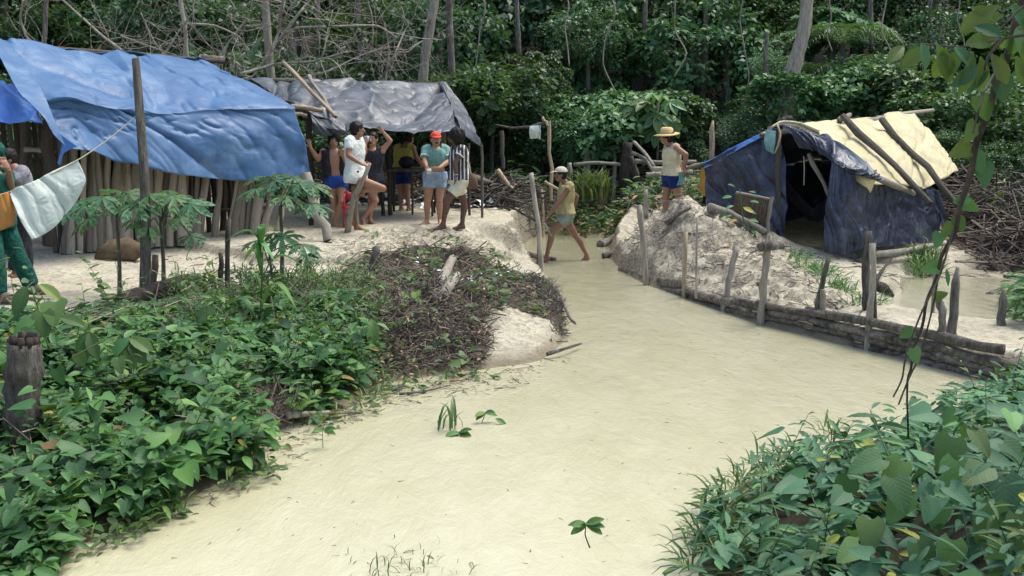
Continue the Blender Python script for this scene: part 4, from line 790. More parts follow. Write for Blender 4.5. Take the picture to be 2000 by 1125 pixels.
twigs('felled_branches', 'litter of felled branches between the shelter and the forest', 'debris', [(-2.5, 20.5), (0.8, 19.6), (1.0, 22.5), (-2, 24.5), (-7, 24.5), (-6, 21)], 2600, (.3, 1.5), (.008, .03), .4, 'bark', 66, .25)
twigs('felled_branches', 'litter of felled branches on the far bank under the bushes', 'debris', [(1.2, 22.5), (4.8, 20.2), (5.5, 25), (1, 27)], 1800, (.3, 1.4), (.008, .028), .35, 'pale_wood', 67, .2)
twigs('mound_twigs', 'roots and twigs mixed in the sand mound', 'debris', MOUND, 1700, (.08, .4), (.003, .010), .02, 'bark', 68, .3)
twigs('ground_chips', 'wood chips and twigs scattered on the sand near the tent', 'debris', [(4.0, 15.3), (5.2, 13.2), (8.5, 14.4), (8, 15.5), (6, 15.2)], 260, (.06, .3), (.004, .010), .01, 'bark', 69, .05)
twigs('undergrowth_sticks', 'dry sticks and vines tangled in the left undergrowth', 'debris', VEG, 700, (.15, .7), (.003, .008), .32, 'dry_root', 75, .5, .1)
twigs('water_twigs', 'a few twigs scattered on the open sand by the huts', 'debris', [(-6, 12.6), (-1.5, 14.2), (0, 16), (-3, 15.5), (-5, 14)], 160, (.05, .25), (.003, .008), .005, 'bark', 70, .03)
def floats(label, poly, n, L, R, m, seed):
    r = np.random.default_rng(seed); q = in_poly(poly, n, seed); q = q[H(q[:, 0], q[:, 1]) < 0]; n = len(q); a = r.uniform(0, 6.283, n); l = r.uniform(*L, n)
    D = np.stack([np.cos(a), np.sin(a), 0*a], -1)*l[:, None]/2; C0 = np.stack([q[:, 0], q[:, 1], 0*a+.004], -1); V, Qd = twig_arrays(C0-D, C0+D, r.uniform(*R, n), .12, r); V[:, 2] = np.clip(V[:, 2], -.01, .015)
    tagp(link_mesh('floating_debris', quick_mesh('floating_debris', V-C0.mean(0), Qd, False), m, None, tuple(C0.mean(0))), label, 'debris', None, 'stuff')
floats('scattered bits of floating debris on the open water', [onz(x, y, 0)[:2] for x, y in [(60, 1125), (520, 930), (1100, 720), (1100, 560), (1250, 570), (1900, 750), (1450, 950), (1340, 1125)]], 170, (.006, .05), (.001, .003), 'cut_branch', 76)
floats('band of floating twigs and scum along the left bank', [onz(x, y, 0)[:2] for x, y in [(300, 1005), (420, 950), (520, 905), (500, 862), (600, 818), (710, 755), (960, 718), (1110, 690), (1130, 700), (1000, 760), (760, 800), (620, 860), (560, 930), (420, 985), (300, 1040)]], 420, (.03, .25), (.0015, .005), 'dry_root', 77)
# leaf litter and small rubbish
def scatter(name, label, cat, poly, n, S, m, seed, T=OVATE, up=.02):
    r = np.random.default_rng(seed); q = in_poly(poly, n, seed); z = np.maximum(H(q[:, 0], q[:, 1]), 0)+up*r.random(n)*2+.008
    P = np.stack([q[:, 0], q[:, 1], z], -1); D = nrm(np.stack([r.normal(size=n), r.normal(size=n), r.normal(0, .3, n)], -1)); N = nrm(np.stack([r.normal(0, .5, n), r.normal(0, .5, n), np.ones(n)], -1))
    org = P.mean(0); o = link_mesh(name, leafmesh(name, [leaf_arrays(P, D, N, r.uniform(*S, n), T, r.random(n))], org), m, None, tuple(org)); return tagp(o, label, cat, None, 'stuff')
scatter('dead_leaves', 'curled dead leaves on the debris heap', 'leaves', HEAP, 420, (.03, .07), 'dry_leaf', 71, up=.06)
scatter('dead_leaves', 'dead leaves on the felled branches behind the shelter', 'leaves', [(-2.5, 20.5), (5.5, 20.2), (5.5, 26), (-7, 24.5), (-6, 21)], 1200, (.08, .2), 'dry_leaf', 72, up=.2)
scatter('rubbish', 'white scraps of rubbish on the ground behind the shelter', 'rubbish', [(-3.5, 19.6), (-.3, 19.2), (-.2, 21), (-4, 22)], 70, (.12, .3), 'litter_white', 73, up=.12)
scatter('rubbish', 'small bright scraps on top of the debris heap', 'rubbish', [onz(x, y, .5)[:2] for x, y in [(800, 520), (1000, 512), (1010, 535), (820, 545)]], 60, (.03, .08), 'litter_white', 74, up=.06)
# ================================================================== FOREST
def crown_mesh(name, m, seed, ncl=46, per=80, ls=(.07, .13), T=RHOMB, flat=.75, droop=0., spread=.34, shell=(.55, 1.)):
    r = np.random.default_rng(seed); B = []
    for k in range(ncl):
        d = nrm(r.normal(size=3)); d[2] = d[2]*.9+.12; c = d*r.uniform(*shell)*np.array([1, 1, flat]); s = spread*r.uniform(.6, 1.3)
        n = int(per*r.uniform(.6, 1.3)); q = nrm(r.normal(size=(n, 3))); q = nrm(q+.6*d+[0, 0, .35]); rad = s*r.uniform(.55, 1.05, n)[:, None]
        P = c+q*rad*np.array([1, 1, .7]); N = nrm(q*.7+np.array([0, 0, .6])+r.normal(0, .45, (n, 3))); D = nrm(q*np.array([1, 1, .3])+r.normal(0, .4, (n, 3))+np.array([0, 0, -.35-droop]))
        B.append(leaf_arrays(P, D, N, r.uniform(*ls, n)*r.uniform(.8, 1.25), T, np.clip(r.normal(.42+.25*(r.random()-.5), .2, n), 0, 1)))
    me = leafmesh(name, B); me.materials.append(MATS[m]); return me
def pinnate_mesh(name, m, seed, n=26):
    r = np.random.default_rng(seed); B = []; mb = []
    for k in range(n):
        a = r.uniform(0, 6.28); el = r.uniform(-.2, .9); d0 = np.array([math.cos(a)*math.cos(el), math.sin(a)*math.cos(el), math.sin(el)]); L = r.uniform(.5, .9); c = nrm(r.normal(size=3))*.35*np.array([1, 1, .6])
        t = np.linspace(.15, 1, 14); pts = c+d0*L*t[:, None]+np.array([0, 0, -.45])*(t[:, None]**2)*L; sd = nrm(np.cross(d0, [0, 0, 1.]))
        for s in (-1, 1):
            D = nrm(sd*s+.35*d0+np.array([0, 0, -.25])+r.normal(0, .1, (14, 3))); B.append(leaf_arrays(pts, D, np.tile([0, 0, 1.], (14, 1))+r.normal(0, .2, (14, 3)), .2*np.sin(np.pi*np.clip(t, .1, .93))+.05, RHOMB, np.clip(r.normal(.5, .2, 14), 0, 1)))
    me = leafmesh(name, B); me.materials.append(MATS[m]); return me
CR = {'mid': [crown_mesh('crown', 'leaf_jungle', s) for s in (1, 2, 3)], 'fine': [crown_mesh('crown', 'leaf_jungle', s, 60, 100, (.04, .08)) for s in (4, 5)],
      'light': [crown_mesh('crown', 'leaf_jungle_light', s, 50, 60, (.08, .15), HEART) for s in (6,)]+[crown_mesh('crown', 'leaf_jungle_light', s, 56, 90, (.05, .10)) for s in (7, 8)],
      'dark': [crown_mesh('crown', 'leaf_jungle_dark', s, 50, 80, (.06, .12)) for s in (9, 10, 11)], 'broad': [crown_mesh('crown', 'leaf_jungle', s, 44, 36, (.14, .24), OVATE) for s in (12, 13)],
      'vine': [crown_mesh('crown', 'leaf_jungle', s, 60, 70, (.05, .10), HEART, 1., .8, .22) for s in (14, 15)], 'fern': [pinnate_mesh('crown', 'leaf_jungle_light', s) for s in (16, 17)], 'sparse': [crown_mesh('crown', 'leaf_jungle_dark', s, 26, 26, (.05, .09), HEART, 1., .2, .4) for s in (18, 19)]}
rf = np.random.default_rng(77)
def plantobj(kind, p, sc, label, group=None, name='jungle_shrub', cat='shrub', trunk=True, lean=0):
    sc = np.broadcast_to(np.asarray(sc, float), (3,)); gz = Hz(p[0], p[1]); root = thing(name, label, cat, (p[0], p[1], gz), group)
    me = CR[kind][int(rf.integers(len(CR[kind])))]; o = bpy.data.objects.new('crown' if cat == 'tree' else 'foliage', me); COL.objects.link(o); o.parent = root
    o.location = (0, 0, p[2]-gz); o.rotation_euler = (rf.normal(0, .15), rf.normal(0, .15), rf.uniform(0, 6.28)); o.scale = tuple(sc)
    if trunk: stick('trunk' if cat == 'tree' else 'stem', np.array([p[0]+lean, p[1], gz-.2]), np.array([p[0], p[1], p[2]+.3*sc[2]]), .05+.03*p[2]*(cat == 'tree')*.5, 'bark', root)
    return root
LMK = [(15, 'at the left edge'), (130, 'above the left of the blue tarp'), (265, 'above the tall clothesline post'), (400, 'above the right end of the blue tarp'), (530, 'between the two big tarp roofs'), (650, 'above the left of the black roof'),
       (790, 'above the right of the black roof'), (880, 'at the right corner of the black roof'), (960, 'left of the drying rack'), (1060, 'above the drying rack'), (1120, 'above the wading man'), (1210, 'above the dark stump'), (1305, 'above the straw-hatted man'), (1395, 'above the lone stake'),
       (1490, 'above the tent peak'), (1590, 'above the tent ridge'), (1690, 'above the yellow roof'), (1780, 'above the tip of the ridge pole'), (1880, 'above the brush pile'), (1960, 'behind the hanging vine'), (1995, 'at the right edge')]
USED = set()
def uniq(label, px, g):
    if not -60 < px < 2060: return label+' beyond the picture edge'
    for x_, ph in sorted(LMK, key=lambda q: abs(q[0]-px)):
        if (g, ph) not in USED and abs(x_-px) < 130: USED.add((g, ph)); return label+' '+ph
    return label+' in between'
# low bushes at the foot of the forest
for px, py, Y, s, k, lb in [(905, 215, 23.5, 1.2, 'light', 'pale leafy bush right behind the corner of the black shelter'), (960, 190, 24, 1.3, 'mid', 'leafy bush above the drying rack, left of the round vine bush'), (1000, 255, 24.6, 1.1, 'dark', 'dark bush shading the drying rack'),
                            (1055, 150, 25, .75, 'vine', 'round vine-covered bush in the middle of the forest edge'), (1060, 215, 25.2, .8, 'vine', 'hanging vines under the round vine bush'), (1100, 270, 24.2, 1.0, 'mid', 'low bush behind the capped wading man'), (1160, 250, 24.5, 1.2, 'light', 'feathery light bush left of the palmate plant'),
                            (1150, 70, 27, 1.0, 'light', 'bright broad-leaved crown high in the middle of the forest'), (1215, 215, 26, 1.1, 'fern', 'fern-like bush behind the dark stump'), (1310, 225, 25.5, 1.0, 'light', 'bush behind the straw hat of the walking man'), (1330, 290, 25, .6, 'mid', 'small bush right of the straw-hatted man'),
                            (1465, 265, 24, .8, 'fine', 'low bush behind the peak of the tent'), (1550, 205, 24, 1.0, 'light', 'low pale bush right behind the tent ridge'), (1620, 190, 24.5, 1.1, 'light', 'pale bushy growth at the middle of the tent ridge'), (1500, 130, 24.5, .5, 'light', 'leafy vine clump around the slender dead trunk'),
                            (1700, 190, 25, 1.2, 'mid', 'bush above the right end of the yellow roof'), (1790, 200, 24, 1.3, 'light', 'light bush right of the end of the ridge pole'), (1860, 240, 22.5, 1.2, 'mid', 'bush above the brush pile behind the vine stem'), (1930, 230, 22.5, 1.3, 'light', 'pale bush at the right above the brush pile'), (1990, 260, 21.5, 1.1, 'mid', 'bush at the right edge above the brush pile'),
                            (1960, 320, 20.5, .6, 'light', 'small light bush growing out of the brush pile'), (1850, 310, 21, .7, 'fine', 'small bush between the yellow roof and the brush pile')]:
    plantobj(k, at(px, py, Y), [s, s, s*.85], lb)
# palmate plant
# rows of trees, front to back
def rowtrees(kinds, x0, x1, step, Y, dy, z0, z1, s0, s1, label, group, skip=(), name='jungle_tree', cat='tree', zs=1.0):
    x = x0
    while x < x1:
        y = Y+rf.uniform(-dy, dy); xx = x+rf.uniform(-.4, .4)*step; px = 1000+xx/y*2000
        if not any(a < px < b for a, b in skip):
            s = rf.uniform(s0, s1); plantobj(kinds[int(rf.integers(len(kinds)))], (xx, y, rf.uniform(z0, z1)), [s, s, s*zs*rf.uniform(.8, 1.1)], uniq(label, px, group), group, name, cat)
        x += step
gap = ((1345, 1445),)
rowtrees(['mid', 'fine', 'light', 'broad'], -1.5, 15, 1.7, 26.6, .7, 1.6, 2.6, 1.3, 1.7, 'dense green shrub at the forest foot,', 'shrubs along the forest foot', gap, 'jungle_shrub', 'shrub')
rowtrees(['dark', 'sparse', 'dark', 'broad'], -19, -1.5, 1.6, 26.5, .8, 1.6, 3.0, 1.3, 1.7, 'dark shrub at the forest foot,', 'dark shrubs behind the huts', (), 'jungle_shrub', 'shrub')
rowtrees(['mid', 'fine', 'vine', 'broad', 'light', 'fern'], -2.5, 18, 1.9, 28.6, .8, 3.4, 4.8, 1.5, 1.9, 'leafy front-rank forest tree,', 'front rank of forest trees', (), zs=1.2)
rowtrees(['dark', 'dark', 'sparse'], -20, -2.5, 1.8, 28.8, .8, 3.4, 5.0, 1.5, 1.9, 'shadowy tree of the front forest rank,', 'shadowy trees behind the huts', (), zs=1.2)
rowtrees(['mid', 'light', 'fine', 'dark'], -21, 21, 2.1, 31.5, 1, 5.2, 6.8, 1.8, 2.4, 'crown of a second-rank forest tree,', 'second rank of forest trees', (), zs=1.2)
rowtrees(['dark', 'mid', 'broad', 'light', 'vine'], -24, 24, 2.3, 34.5, 1, 6.6, 9.4, 2.2, 2.8, 'crown of a back-rank forest tree,', 'back rank of forest trees', (), zs=1.3)
rowtrees(['dark', 'mid'], -28, 28, 3.2, 38.5, 1.5, 10, 14, 2.8, 3.6, 'tall tree on the slope behind,', 'tall canopy trees on the slope', (), zs=1.2)
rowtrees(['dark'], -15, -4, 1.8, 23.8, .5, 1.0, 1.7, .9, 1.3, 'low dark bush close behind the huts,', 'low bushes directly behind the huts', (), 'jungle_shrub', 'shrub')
for s, x0 in ((-1, -17), (1, 15)):
    for k in range(5):
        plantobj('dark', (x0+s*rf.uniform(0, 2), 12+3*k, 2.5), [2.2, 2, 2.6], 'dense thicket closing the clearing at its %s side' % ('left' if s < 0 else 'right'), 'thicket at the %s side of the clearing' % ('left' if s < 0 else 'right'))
# trunks that stand out
def trunk(label, pts, r0, r1, m='bark', name='tree_trunk', tw=0):
    P = catmull(np.array([at(*p) for p in pts]), 26); rg = np.random.default_rng(int(pts[0][0])); b = MB().tube(P, np.linspace(r0, r1, 26)*(1+.05*rg.normal(size=26)), 10, wob=.12, rng=rg)
    root = thing('forest_tree', label, 'tree', P[0]); b.build('trunk', m, root); return root
trunk('pale leaning trunk above the right half of the black shelter', [(824, 175, 23), (832, 100, 23), (844, 30, 23), (858, -60, 23), (870, -200, 23)], .11, .10, 'pale_wood')
trunk('thin vine-wrapped trunk right of the pale leaning trunk', [(884, 170, 23.5), (880, 90, 23.5), (877, 0, 23.5), (872, -200, 23.5)], .08, .07)
trunk('straight lichen-grey trunk between the blue and the black roofs', [(532, 180, 21.5), (526, 110, 21.5), (518, 0, 21.5), (512, -200, 21.5)], .09, .075, 'pale_wood')
trunk('slender pale trunk above the blue tarp', [(366, 150, 21), (362, 60, 21), (350, -20, 21), (345, -200, 21)], .045, .04, 'pale_wood')
trunk('big curving trunk draped with creepers behind the tent', [(1532, 250, 23.6), (1545, 150, 23.6), (1568, 70, 23.6), (1576, 0, 23.6), (1570, -200, 23.6)], .19, .13, 'pale_wood')
trunk('slender dead trunk wrapped in vines left of the big curving trunk', [(1508, 260, 24), (1500, 170, 24), (1494, 110, 24), (1500, 62, 24)], .09, .045)
for k, (px, a, b_) in enumerate([(620, -80, 140), (700, -80, 120), (90, -80, 90), (1420, -60, 230), (1380, -60, 200), (1700, -60, 90), (1815, -60, 120), (1010, -60, 110), (1260, -60, 70)]):
    trunk(uniq('slim distant trunk half lost in the forest shade', px, 'trunks'), [(px+rf.uniform(-8, 8), b_, 27.7), (px, (a+b_)/2, 27.7), (px+rf.uniform(-10, 10), a, 27.7)], .07, .06)['group'] = 'slim distant trunks'
for k, (px, a, b_) in enumerate([(935, -30, 150), (1108, -30, 130), (1190, -30, 180), (1330, -30, 150), (1455, -20, 210), (1622, -30, 100), (1730, -30, 150), (1880, -30, 110), (730, -30, 90), (455, -30, 60)]):
    q = [at(px+rf.uniform(-14, 14), y, 24.4+.3*math.sin(k)) for y in np.linspace(a, b_, 5)]; tagp(MB().tube(catmull(np.array(q), 20), .016, 5).build('liana', 'pale_wood', loc=q[0]), uniq('thin pale liana before the forest,', px, 'lianas'), 'liana', 'lianas hanging at the forest edge')
# bare dead branches above the huts
def dead_tree(label, lines, Y, seed, r=.035):
    rg = np.random.default_rng(seed); root = thing('dead_tree', label, 'dead tree', at(lines[0][0][0], lines[0][0][1], Y)*[1, 1, 0]+[0, 0, Hz(*at(lines[0][0][0], lines[0][0][1], Y)[:2])]); tw = MB()
    def sub(p, d, L, r, dep):
        n = 5; pts = [p]; dd = d
        for i in range(n): dd = nrm(dd+rg.normal(0, .22, 3)); pts.append(pts[-1]+dd*L/n)
        tw.tube(pts, np.linspace(r, r*.45, n+1), 4)
        if dep:
            for i in range(int(rg.integers(2, 5))):
                q = pts[int(rg.integers(1, n+1))]; sub(q, nrm(dd+rg.normal(0, .8, 3)), L*rg.uniform(.45, .8), r*.55, dep-1)
    for ln in lines:
        P = catmull(np.array([at(x, y, Y+rg.normal(0, .2)) for x, y in ln]), 5*len(ln)); MB().tube(P, np.linspace(r, r*.5, len(P)), 6, wob=.15, rng=rg).build('branch', 'pale_wood', root)
        for k in range(4+len(ln)):
            i = int(rg.integers(1, len(P)-1)); d = nrm(P[i]-P[i-1]+rg.normal(0, .75, 3)*[1, .5, 1]); sub(P[i], d, rg.uniform(.4, 1.3), r*.32, 2)
    tagp(tw.build('twigs', 'pale_wood', root), kind='stuff')
dead_tree('bare fallen branches arching behind the right end of the blue tarp', [[(488, 160), (545, 78), (578, 55), (640, 52), (735, 50), (778, 76)], [(545, 78), (585, 25), (606, 0), (640, -40)], [(470, 145), (540, 125), (610, 120), (680, 100)], [(530, 100), (545, 60), (548, 20), (560, -20)]], 20.6, 1, .034)
dead_tree('bare tangled branches behind the middle of the blue tarp', [[(340, 130), (300, 80), (275, 25)], [(236, 70), (290, 90), (345, 108)], [(360, 46), (420, 50), (470, 74), (486, 112)], [(420, 130), (445, 85), (480, 40), (490, 20)], [(320, 110), (350, 60), (380, 20)]], 20.4, 2, .025)
dead_tree('forked bare sapling above the middle of the black shelter', [[(740, 165), (768, 112), (792, 58), (812, 28)], [(752, 160), (760, 100), (752, 45)], [(770, 112), (800, 95), (825, 80)]], 22, 3, .024)
dead_tree('long bare pole slanting up behind the left of the blue tarp', [[(240, 100), (200, 70), (150, 25), (100, -20)], [(60, 90), (40, 40), (45, 0)]], 20, 4, .03)
dead_tree('thin dry branches behind the left of the black shelter', [[(600, 160), (630, 110), (640, 60), (650, 20)], [(560, 160), (640, 140), (700, 110), (760, 90)]], 21.5, 5, .022)
stick_l = log('log', 'dark log end sticking out behind the right end of the blue tarp', A((395, 113, 18.2), (437, 117, 18.4), (440, 118, 18.4)), .06, 'bark', taper=1)
# ------------------------------------------------------------------ compound leaves
def lobed(name, m, seed, lobes=7, sub=True, spread=2.5, wide=1.0):
    r = np.random.default_rng(seed); B = []; tn = r.uniform(.2, .8)
    for k in range(lobes):
        a = -spread+2*spread*k/(lobes-1); L = .62-.16*abs(a)/spread; D = np.array([[math.cos(a), math.sin(a), -.18-.12*abs(a)/spread]]); T = OVATE if wide <= 1 else OVATE
        B.append(leaf_arrays(np.zeros((1, 3)), D, np.array([[0, 0, 1.]])+r.normal(0, .12, (1, 3)), np.array([L*r.uniform(.88, 1.1)]), OVATE if not sub else LOBE, np.array([tn+r.uniform(-.1, .1)])))
        if sub:
            for f, s in ((.42, 1), (.46, -1), (.66, 1), (.7, -1)):
                d2 = np.array([[math.cos(a+s*.7), math.sin(a+s*.7), -.3]]); B.append(leaf_arrays(D*L*f, d2, np.array([[0, 0, 1.]]), np.array([L*(.40 if f < .5 else .28)]), LANCE, np.array([tn+r.uniform(-.1, .1)])))
    me = leafmesh(name, B); me.materials.append(MATS[m]); return me
PAP = [lobed('papaya_leaf', 'leaf_papaya', s) for s in range(4)]
def put_leaf(name, me, p, d, n, s, parent):
    o = bpy.data.objects.new(name, me); COL.objects.link(o); o.parent = parent; d = nrm(np.asarray(d, float)); n = np.asarray(n, float); b = nrm(np.cross(n, d)); n = np.cross(d, b)
    o.matrix_local = Matrix(((d[0]*s, b[0]*s, n[0]*s, p[0]-ORG[parent.name][0]), (d[1]*s, b[1]*s, n[1]*s, p[1]-ORG[parent.name][1]), (d[2]*s, b[2]*s, n[2]*s, p[2]-ORG[parent.name][2]), (0, 0, 0, 1)))
    return o
def papaya(label, base, top, Y, leaves, seed, r=.028, m='bark'):
    rg = np.random.default_rng(seed); B_, T_ = at(*base, Y), at(*top, Y); root = thing('papaya_plant', label, 'papaya plant', B_)
    P = catmull(np.array([B_-[0, 0, .1], (B_*.6+T_*.4)+[.02, 0, 0], T_]), 12); MB().tube(P, np.linspace(r, r*.6, 12), 8).build('stem', m, root)
    for i, (px, py, dy, s) in enumerate(leaves):
        E = at(px, py, Y+dy); S = T_-[0, 0, rg.uniform(0, .22)]; M_ = (S+E)/2+[0, 0, .10]; MB().tube(catmull(np.array([S, M_, E]), 8), .007, 5).build('petiole', 'leaf_papaya', root)
        out = nrm((E-S)*[1, 1, 0]); put_leaf('leaf', PAP[i % 4], E, out+[0, 0, -.25], np.array([0, 0, 1.])+.3*out+rg.normal(0, .22, 3)+[0, -.45, 0], s*rg.uniform(.7, 1.0), root)
papaya('papaya plant with spreading leaves left of the tall post', (232, 590), (226, 395), 10.9, [(165, 400, -.2, .55), (130, 420, .1, .45), (200, 385, -.3, .6), (250, 378, -.1, .6), (262, 400, -.35, .5), (175, 425, .2, .5), (232, 372, .3, .5)], 1)
papaya('papaya plant with spreading leaves right of the tall post', (318, 575), (312, 410), 10.9, [(290, 380, -.3, .55), (340, 385, -.1, .6), (372, 398, -.2, .5), (352, 425, -.35, .5), (372, 460, -.2, .45), (290, 440, -.3, .5), (330, 372, .3, .5), (270, 425, 0, .45)], 2)
papaya('papaya plant with a wide crown before the right end of the blue hut', (549, 555), (546, 372), 11.6, [(500, 368, -.1, .6), (535, 352, -.3, .65), (575, 348, .1, .6), (610, 362, -.1, .55), (560, 382, -.4, .5), (608, 398, -.3, .5), (520, 345, .3, .5), (585, 358, -.3, .5), (500, 345, .3, .4)], 3)
papaya('small papaya plant under the wide-crowned one', (530, 580), (524, 480), 11.2, [(500, 470, -.1, .4), (550, 462, -.1, .5), (590, 478, -.2, .4), (598, 500, -.3, .35), (535, 455, .2, .45)], 4, .018)
pr = thing('palmate_plant', 'young tree with big star-shaped pale leaves above the straw hat', 'tree', at(1285, 300, 24)*[1, 1, 0]+[0, 0, .9]); tp = at(1285, 200, 24)
MB().tube([ORG[pr.name], tp], .03, 6).build('stem', 'bark', pr); CEC = lobed('star_leaf', 'leaf_jungle_light', 9, 9, False, 2.9)
for k, (px, py, s) in enumerate([(1285, 185, 1.0), (1262, 200, .9), (1310, 200, .9), (1285, 225, 1.1), (1255, 235, .9), (1312, 238, .9), (1280, 258, .8), (1235, 215, .7)]):
    E = at(px, py, 23.6+.2*(k % 3)); put_leaf('leaf', CEC, E, nrm(E-tp+[0, -.2, 0])+[0, 0, -.2], [0, -.7, .8], s*.7, pr)
# palms
def frond(seed, m='leaf_jungle_light'):
    r = np.random.default_rng(seed); t = np.linspace(0, 1, 26); pts = np.stack([t, 0*t, .28*np.sin(t*2.2)-.55*t**2.2], -1); B = []
    for s in (-1, 1):
        D = np.stack([.55+0*t, s*np.ones(26), -.35-.2*t], -1)+r.normal(0, .08, (26, 3)); B.append(leaf_arrays(pts, D, np.tile([0, 0, 1.], (26, 1)), .34*np.sin(np.pi*np.clip(t*.9+.08, 0, 1))+.03, BLADE, r.uniform(.3, .9, 26)))
    me = leafmesh('frond', B); me.materials.append(MATS[m]); return me
FR = [frond(s) for s in (1, 2)]
for lb, px, py, Y, n, s in (('palm with drooping fronds in the shade right of the big curving trunk', 1645, 85, 26.2, 9, 1.5), ('lower palm with arching fronds over the tent ridge', 1620, 150, 25.6, 7, 1.2), ('palm at the upper right behind the hanging leaves', 1745, 140, 27, 8, 1.5), ('young palm in the middle of the forest edge', 1215, 240, 25, 6, .9)):
    c = at(px, py, Y); root = thing('palm', lb, 'palm', c*[1, 1, 0]+[0, 0, Hz(c[0], c[1])]); stick('trunk', ORG[root.name], c, .09, 'bark', root)
    for k in range(n):
        a = k*6.283/n+.3; d = np.array([math.cos(a), math.sin(a)-.15, .25]); put_leaf('frond', FR[k % 2], c, d, [0, 0, 1], s*rf.uniform(.85, 1.15), root)
# ------------------------------------------------------------------ undergrowth
TANGLE = np.array([onz(x, y, .12)[:2] for x, y in [(452, 758), (600, 770), (622, 822), (500, 866), (462, 835)]])
def undergrowth(name, label, poly, n, seed, m, hgt, size, kinds, lift=.0, wet=True, zmax=None, near=0):
    r = np.random.default_rng(seed); q = in_poly(poly, n, seed); q = q[psdf(TANGLE, q[:, 0], q[:, 1]) > r.uniform(-.12, .05, n)]; n = len(q); z = np.maximum(H(q[:, 0], q[:, 1]), 0); out = []
    tall = 1+1.1*(r.random(n) < .05); hh = tall*(hgt[0]+(hgt[1]-hgt[0])*fbm(q[:, 0]*1.6, q[:, 1]*1.6, 0, 3, seed)**1.3*1.6)
    if name == 'undergrowth' and seed == 81: hh = hh*np.clip(polyline_d(VEG[:7], q[:, 0], q[:, 1])/1.6, .12, 1)
    for T, share, lf, sz, dr in kinds:
        sel = r.random(n) < share; c = q[sel]; k = len(c); 
        for j in range(lf):
            a = r.uniform(0, 6.283, k); h = hh[sel]*r.uniform(.15, 1., k)+lift; off = r.uniform(.02, .12, k)
            P = np.stack([c[:, 0]+off*np.cos(a), c[:, 1]+off*np.sin(a), z[sel]+h], -1); el = r.normal(dr, .35, k)
            D = np.stack([np.cos(a)*np.cos(el), np.sin(a)*np.cos(el), np.sin(el)], -1); N = nrm(np.stack([-np.cos(a)*np.sin(el), -np.sin(a)*np.sin(el), np.cos(el)], -1)+r.normal(0, .3, (k, 3))+np.array([0, -.25, 0]))
            dist = np.hypot(c[:, 0], c[:, 1]); S = r.uniform(.65, 1.3, k)*sz*size; tn = np.clip(r.beta(2, 3, k)*.95+.1*(fbm(c[:, 0]*2, c[:, 1]*2, 0, 2, 5)-.5), 0, 1); tn[r.random(k) < .012] = r.uniform(.95, 1)
            out.append(leaf_arrays(P, D, N, S, T, tn))
    V, Q, T_, U = merge(out); org = np.array([q[:, 0].mean(), q[:, 1].mean(), 0]); o = link_mesh(name, quick_mesh(name, V-org, Q, True, T_, U), m, None, tuple(org)); return tagp(o, label, 'undergrowth', None, 'stuff')
VEGN = VEG.copy(); 
undergrowth('undergrowth', 'dense creeping undergrowth of heart-shaped leaves on the left bank', VEG, 2700, 81, 'leaf_under', (.0, .36), 1., [(HEART, .45, 5, .115, -.15), (OVATE, .45, 5, .12, .15), (OVATE, .5, 5, .06, .2), (LANCE, .3, 5, .13, .3), (HEART, .12, 3, .17, -.2)])
undergrowth('grass_tangle', 'fine grass and small weeds between the creepers near the debris heap', [onz(x, y, .45)[:2] for x, y in [(330, 590), (560, 552), (660, 545), (740, 560), (760, 660), (640, 690), (540, 720), (450, 700), (380, 650)]], 900, 82, 'leaf_grass', (.02, .25), 1., [(BLADE, .6, 4, .13, .7), (LANCE, .8, 5, .075, .3), (OVATE, .5, 4, .06, .3)])
undergrowth('bank_weeds', 'sparse low weeds along the water edge of the left bank', [onz(x, y, .05)[:2] for x, y in [(0, 1150), (150, 1065), (300, 1000), (420, 946), (520, 905), (506, 858), (600, 812), (700, 784), (720, 750), (960, 712), (965, 728), (730, 775), (720, 800), (610, 835), (520, 870), (540, 915), (430, 965), (310, 1020), (160, 1085), (20, 1150)]], 110, 83, 'leaf_under', (.02, .12), .8, [(OVATE, .7, 4, .09, .2), (BLADE, .4, 4, .16, .4)])
RB = [onz(x, y, .1)[:2] for x, y in [(1990, 765), (1850, 812), (1700, 875), (1560, 915), (1450, 960), (1400, 1020), (1370, 1130), (1360, 1400)]]+[[1.6, 2.2], [5.5, 2.2], [7.2, 8.0]]
undergrowth('undergrowth', 'dense undergrowth of broad leaves covering the right foreground bank', RB, 1250, 84, 'leaf_big', (.0, .34), 1., [(HEART, .4, 4, .11, -.2), (LANCE, .7, 6, .13, .1), (OVATE, .5, 5, .07, .1), (HEART, .12, 3, .16, -.3)])
undergrowth('bank_weeds', 'wispy weeds and grass trailing into the water at the right bank', [onz(x, y, .05)[:2] for x, y in [(1700, 870), (1560, 905), (1430, 955), (1370, 1010), (1330, 1140), (1420, 1140), (1450, 1000), (1570, 930)]], 90, 85, 'leaf_under', (.05, .2), .8, [(BLADE, .9, 5, .18, .5), (LANCE, .5, 4, .09, .2)])
undergrowth('mound_weeds', 'strip of small weeds across the sand between the mound and the tent', [onz(x, y, .4)[:2] for x, y in [(1540, 490), (1570, 500), (1640, 535), (1720, 565), (1700, 585), (1620, 550), (1545, 512)]], 90, 86, 'leaf_under', (.0, .08), .8, [(OVATE, .6, 4, .09, .3), (BLADE, .7, 5, .2, .5)])
undergrowth('weed_tuft', 'dark weed tuft beside the pale log before the tent', [onz(x, y, .3)[:2] for x, y in [(1775, 500), (1830, 496), (1835, 515), (1790, 520)]], 60, 87, 'leaf_under', (.05, .25), .8, [(BLADE, 1, 6, .25, .9), (LANCE, .6, 3, .1, .3)])
undergrowth('heap_weeds', 'scattered green weeds sprouting from the debris heap', HEAP, 200, 88, 'leaf_under', (.1, .3), .9, [(OVATE, .6, 4, .09, .2), (HEART, .3, 3, .11, 0)])
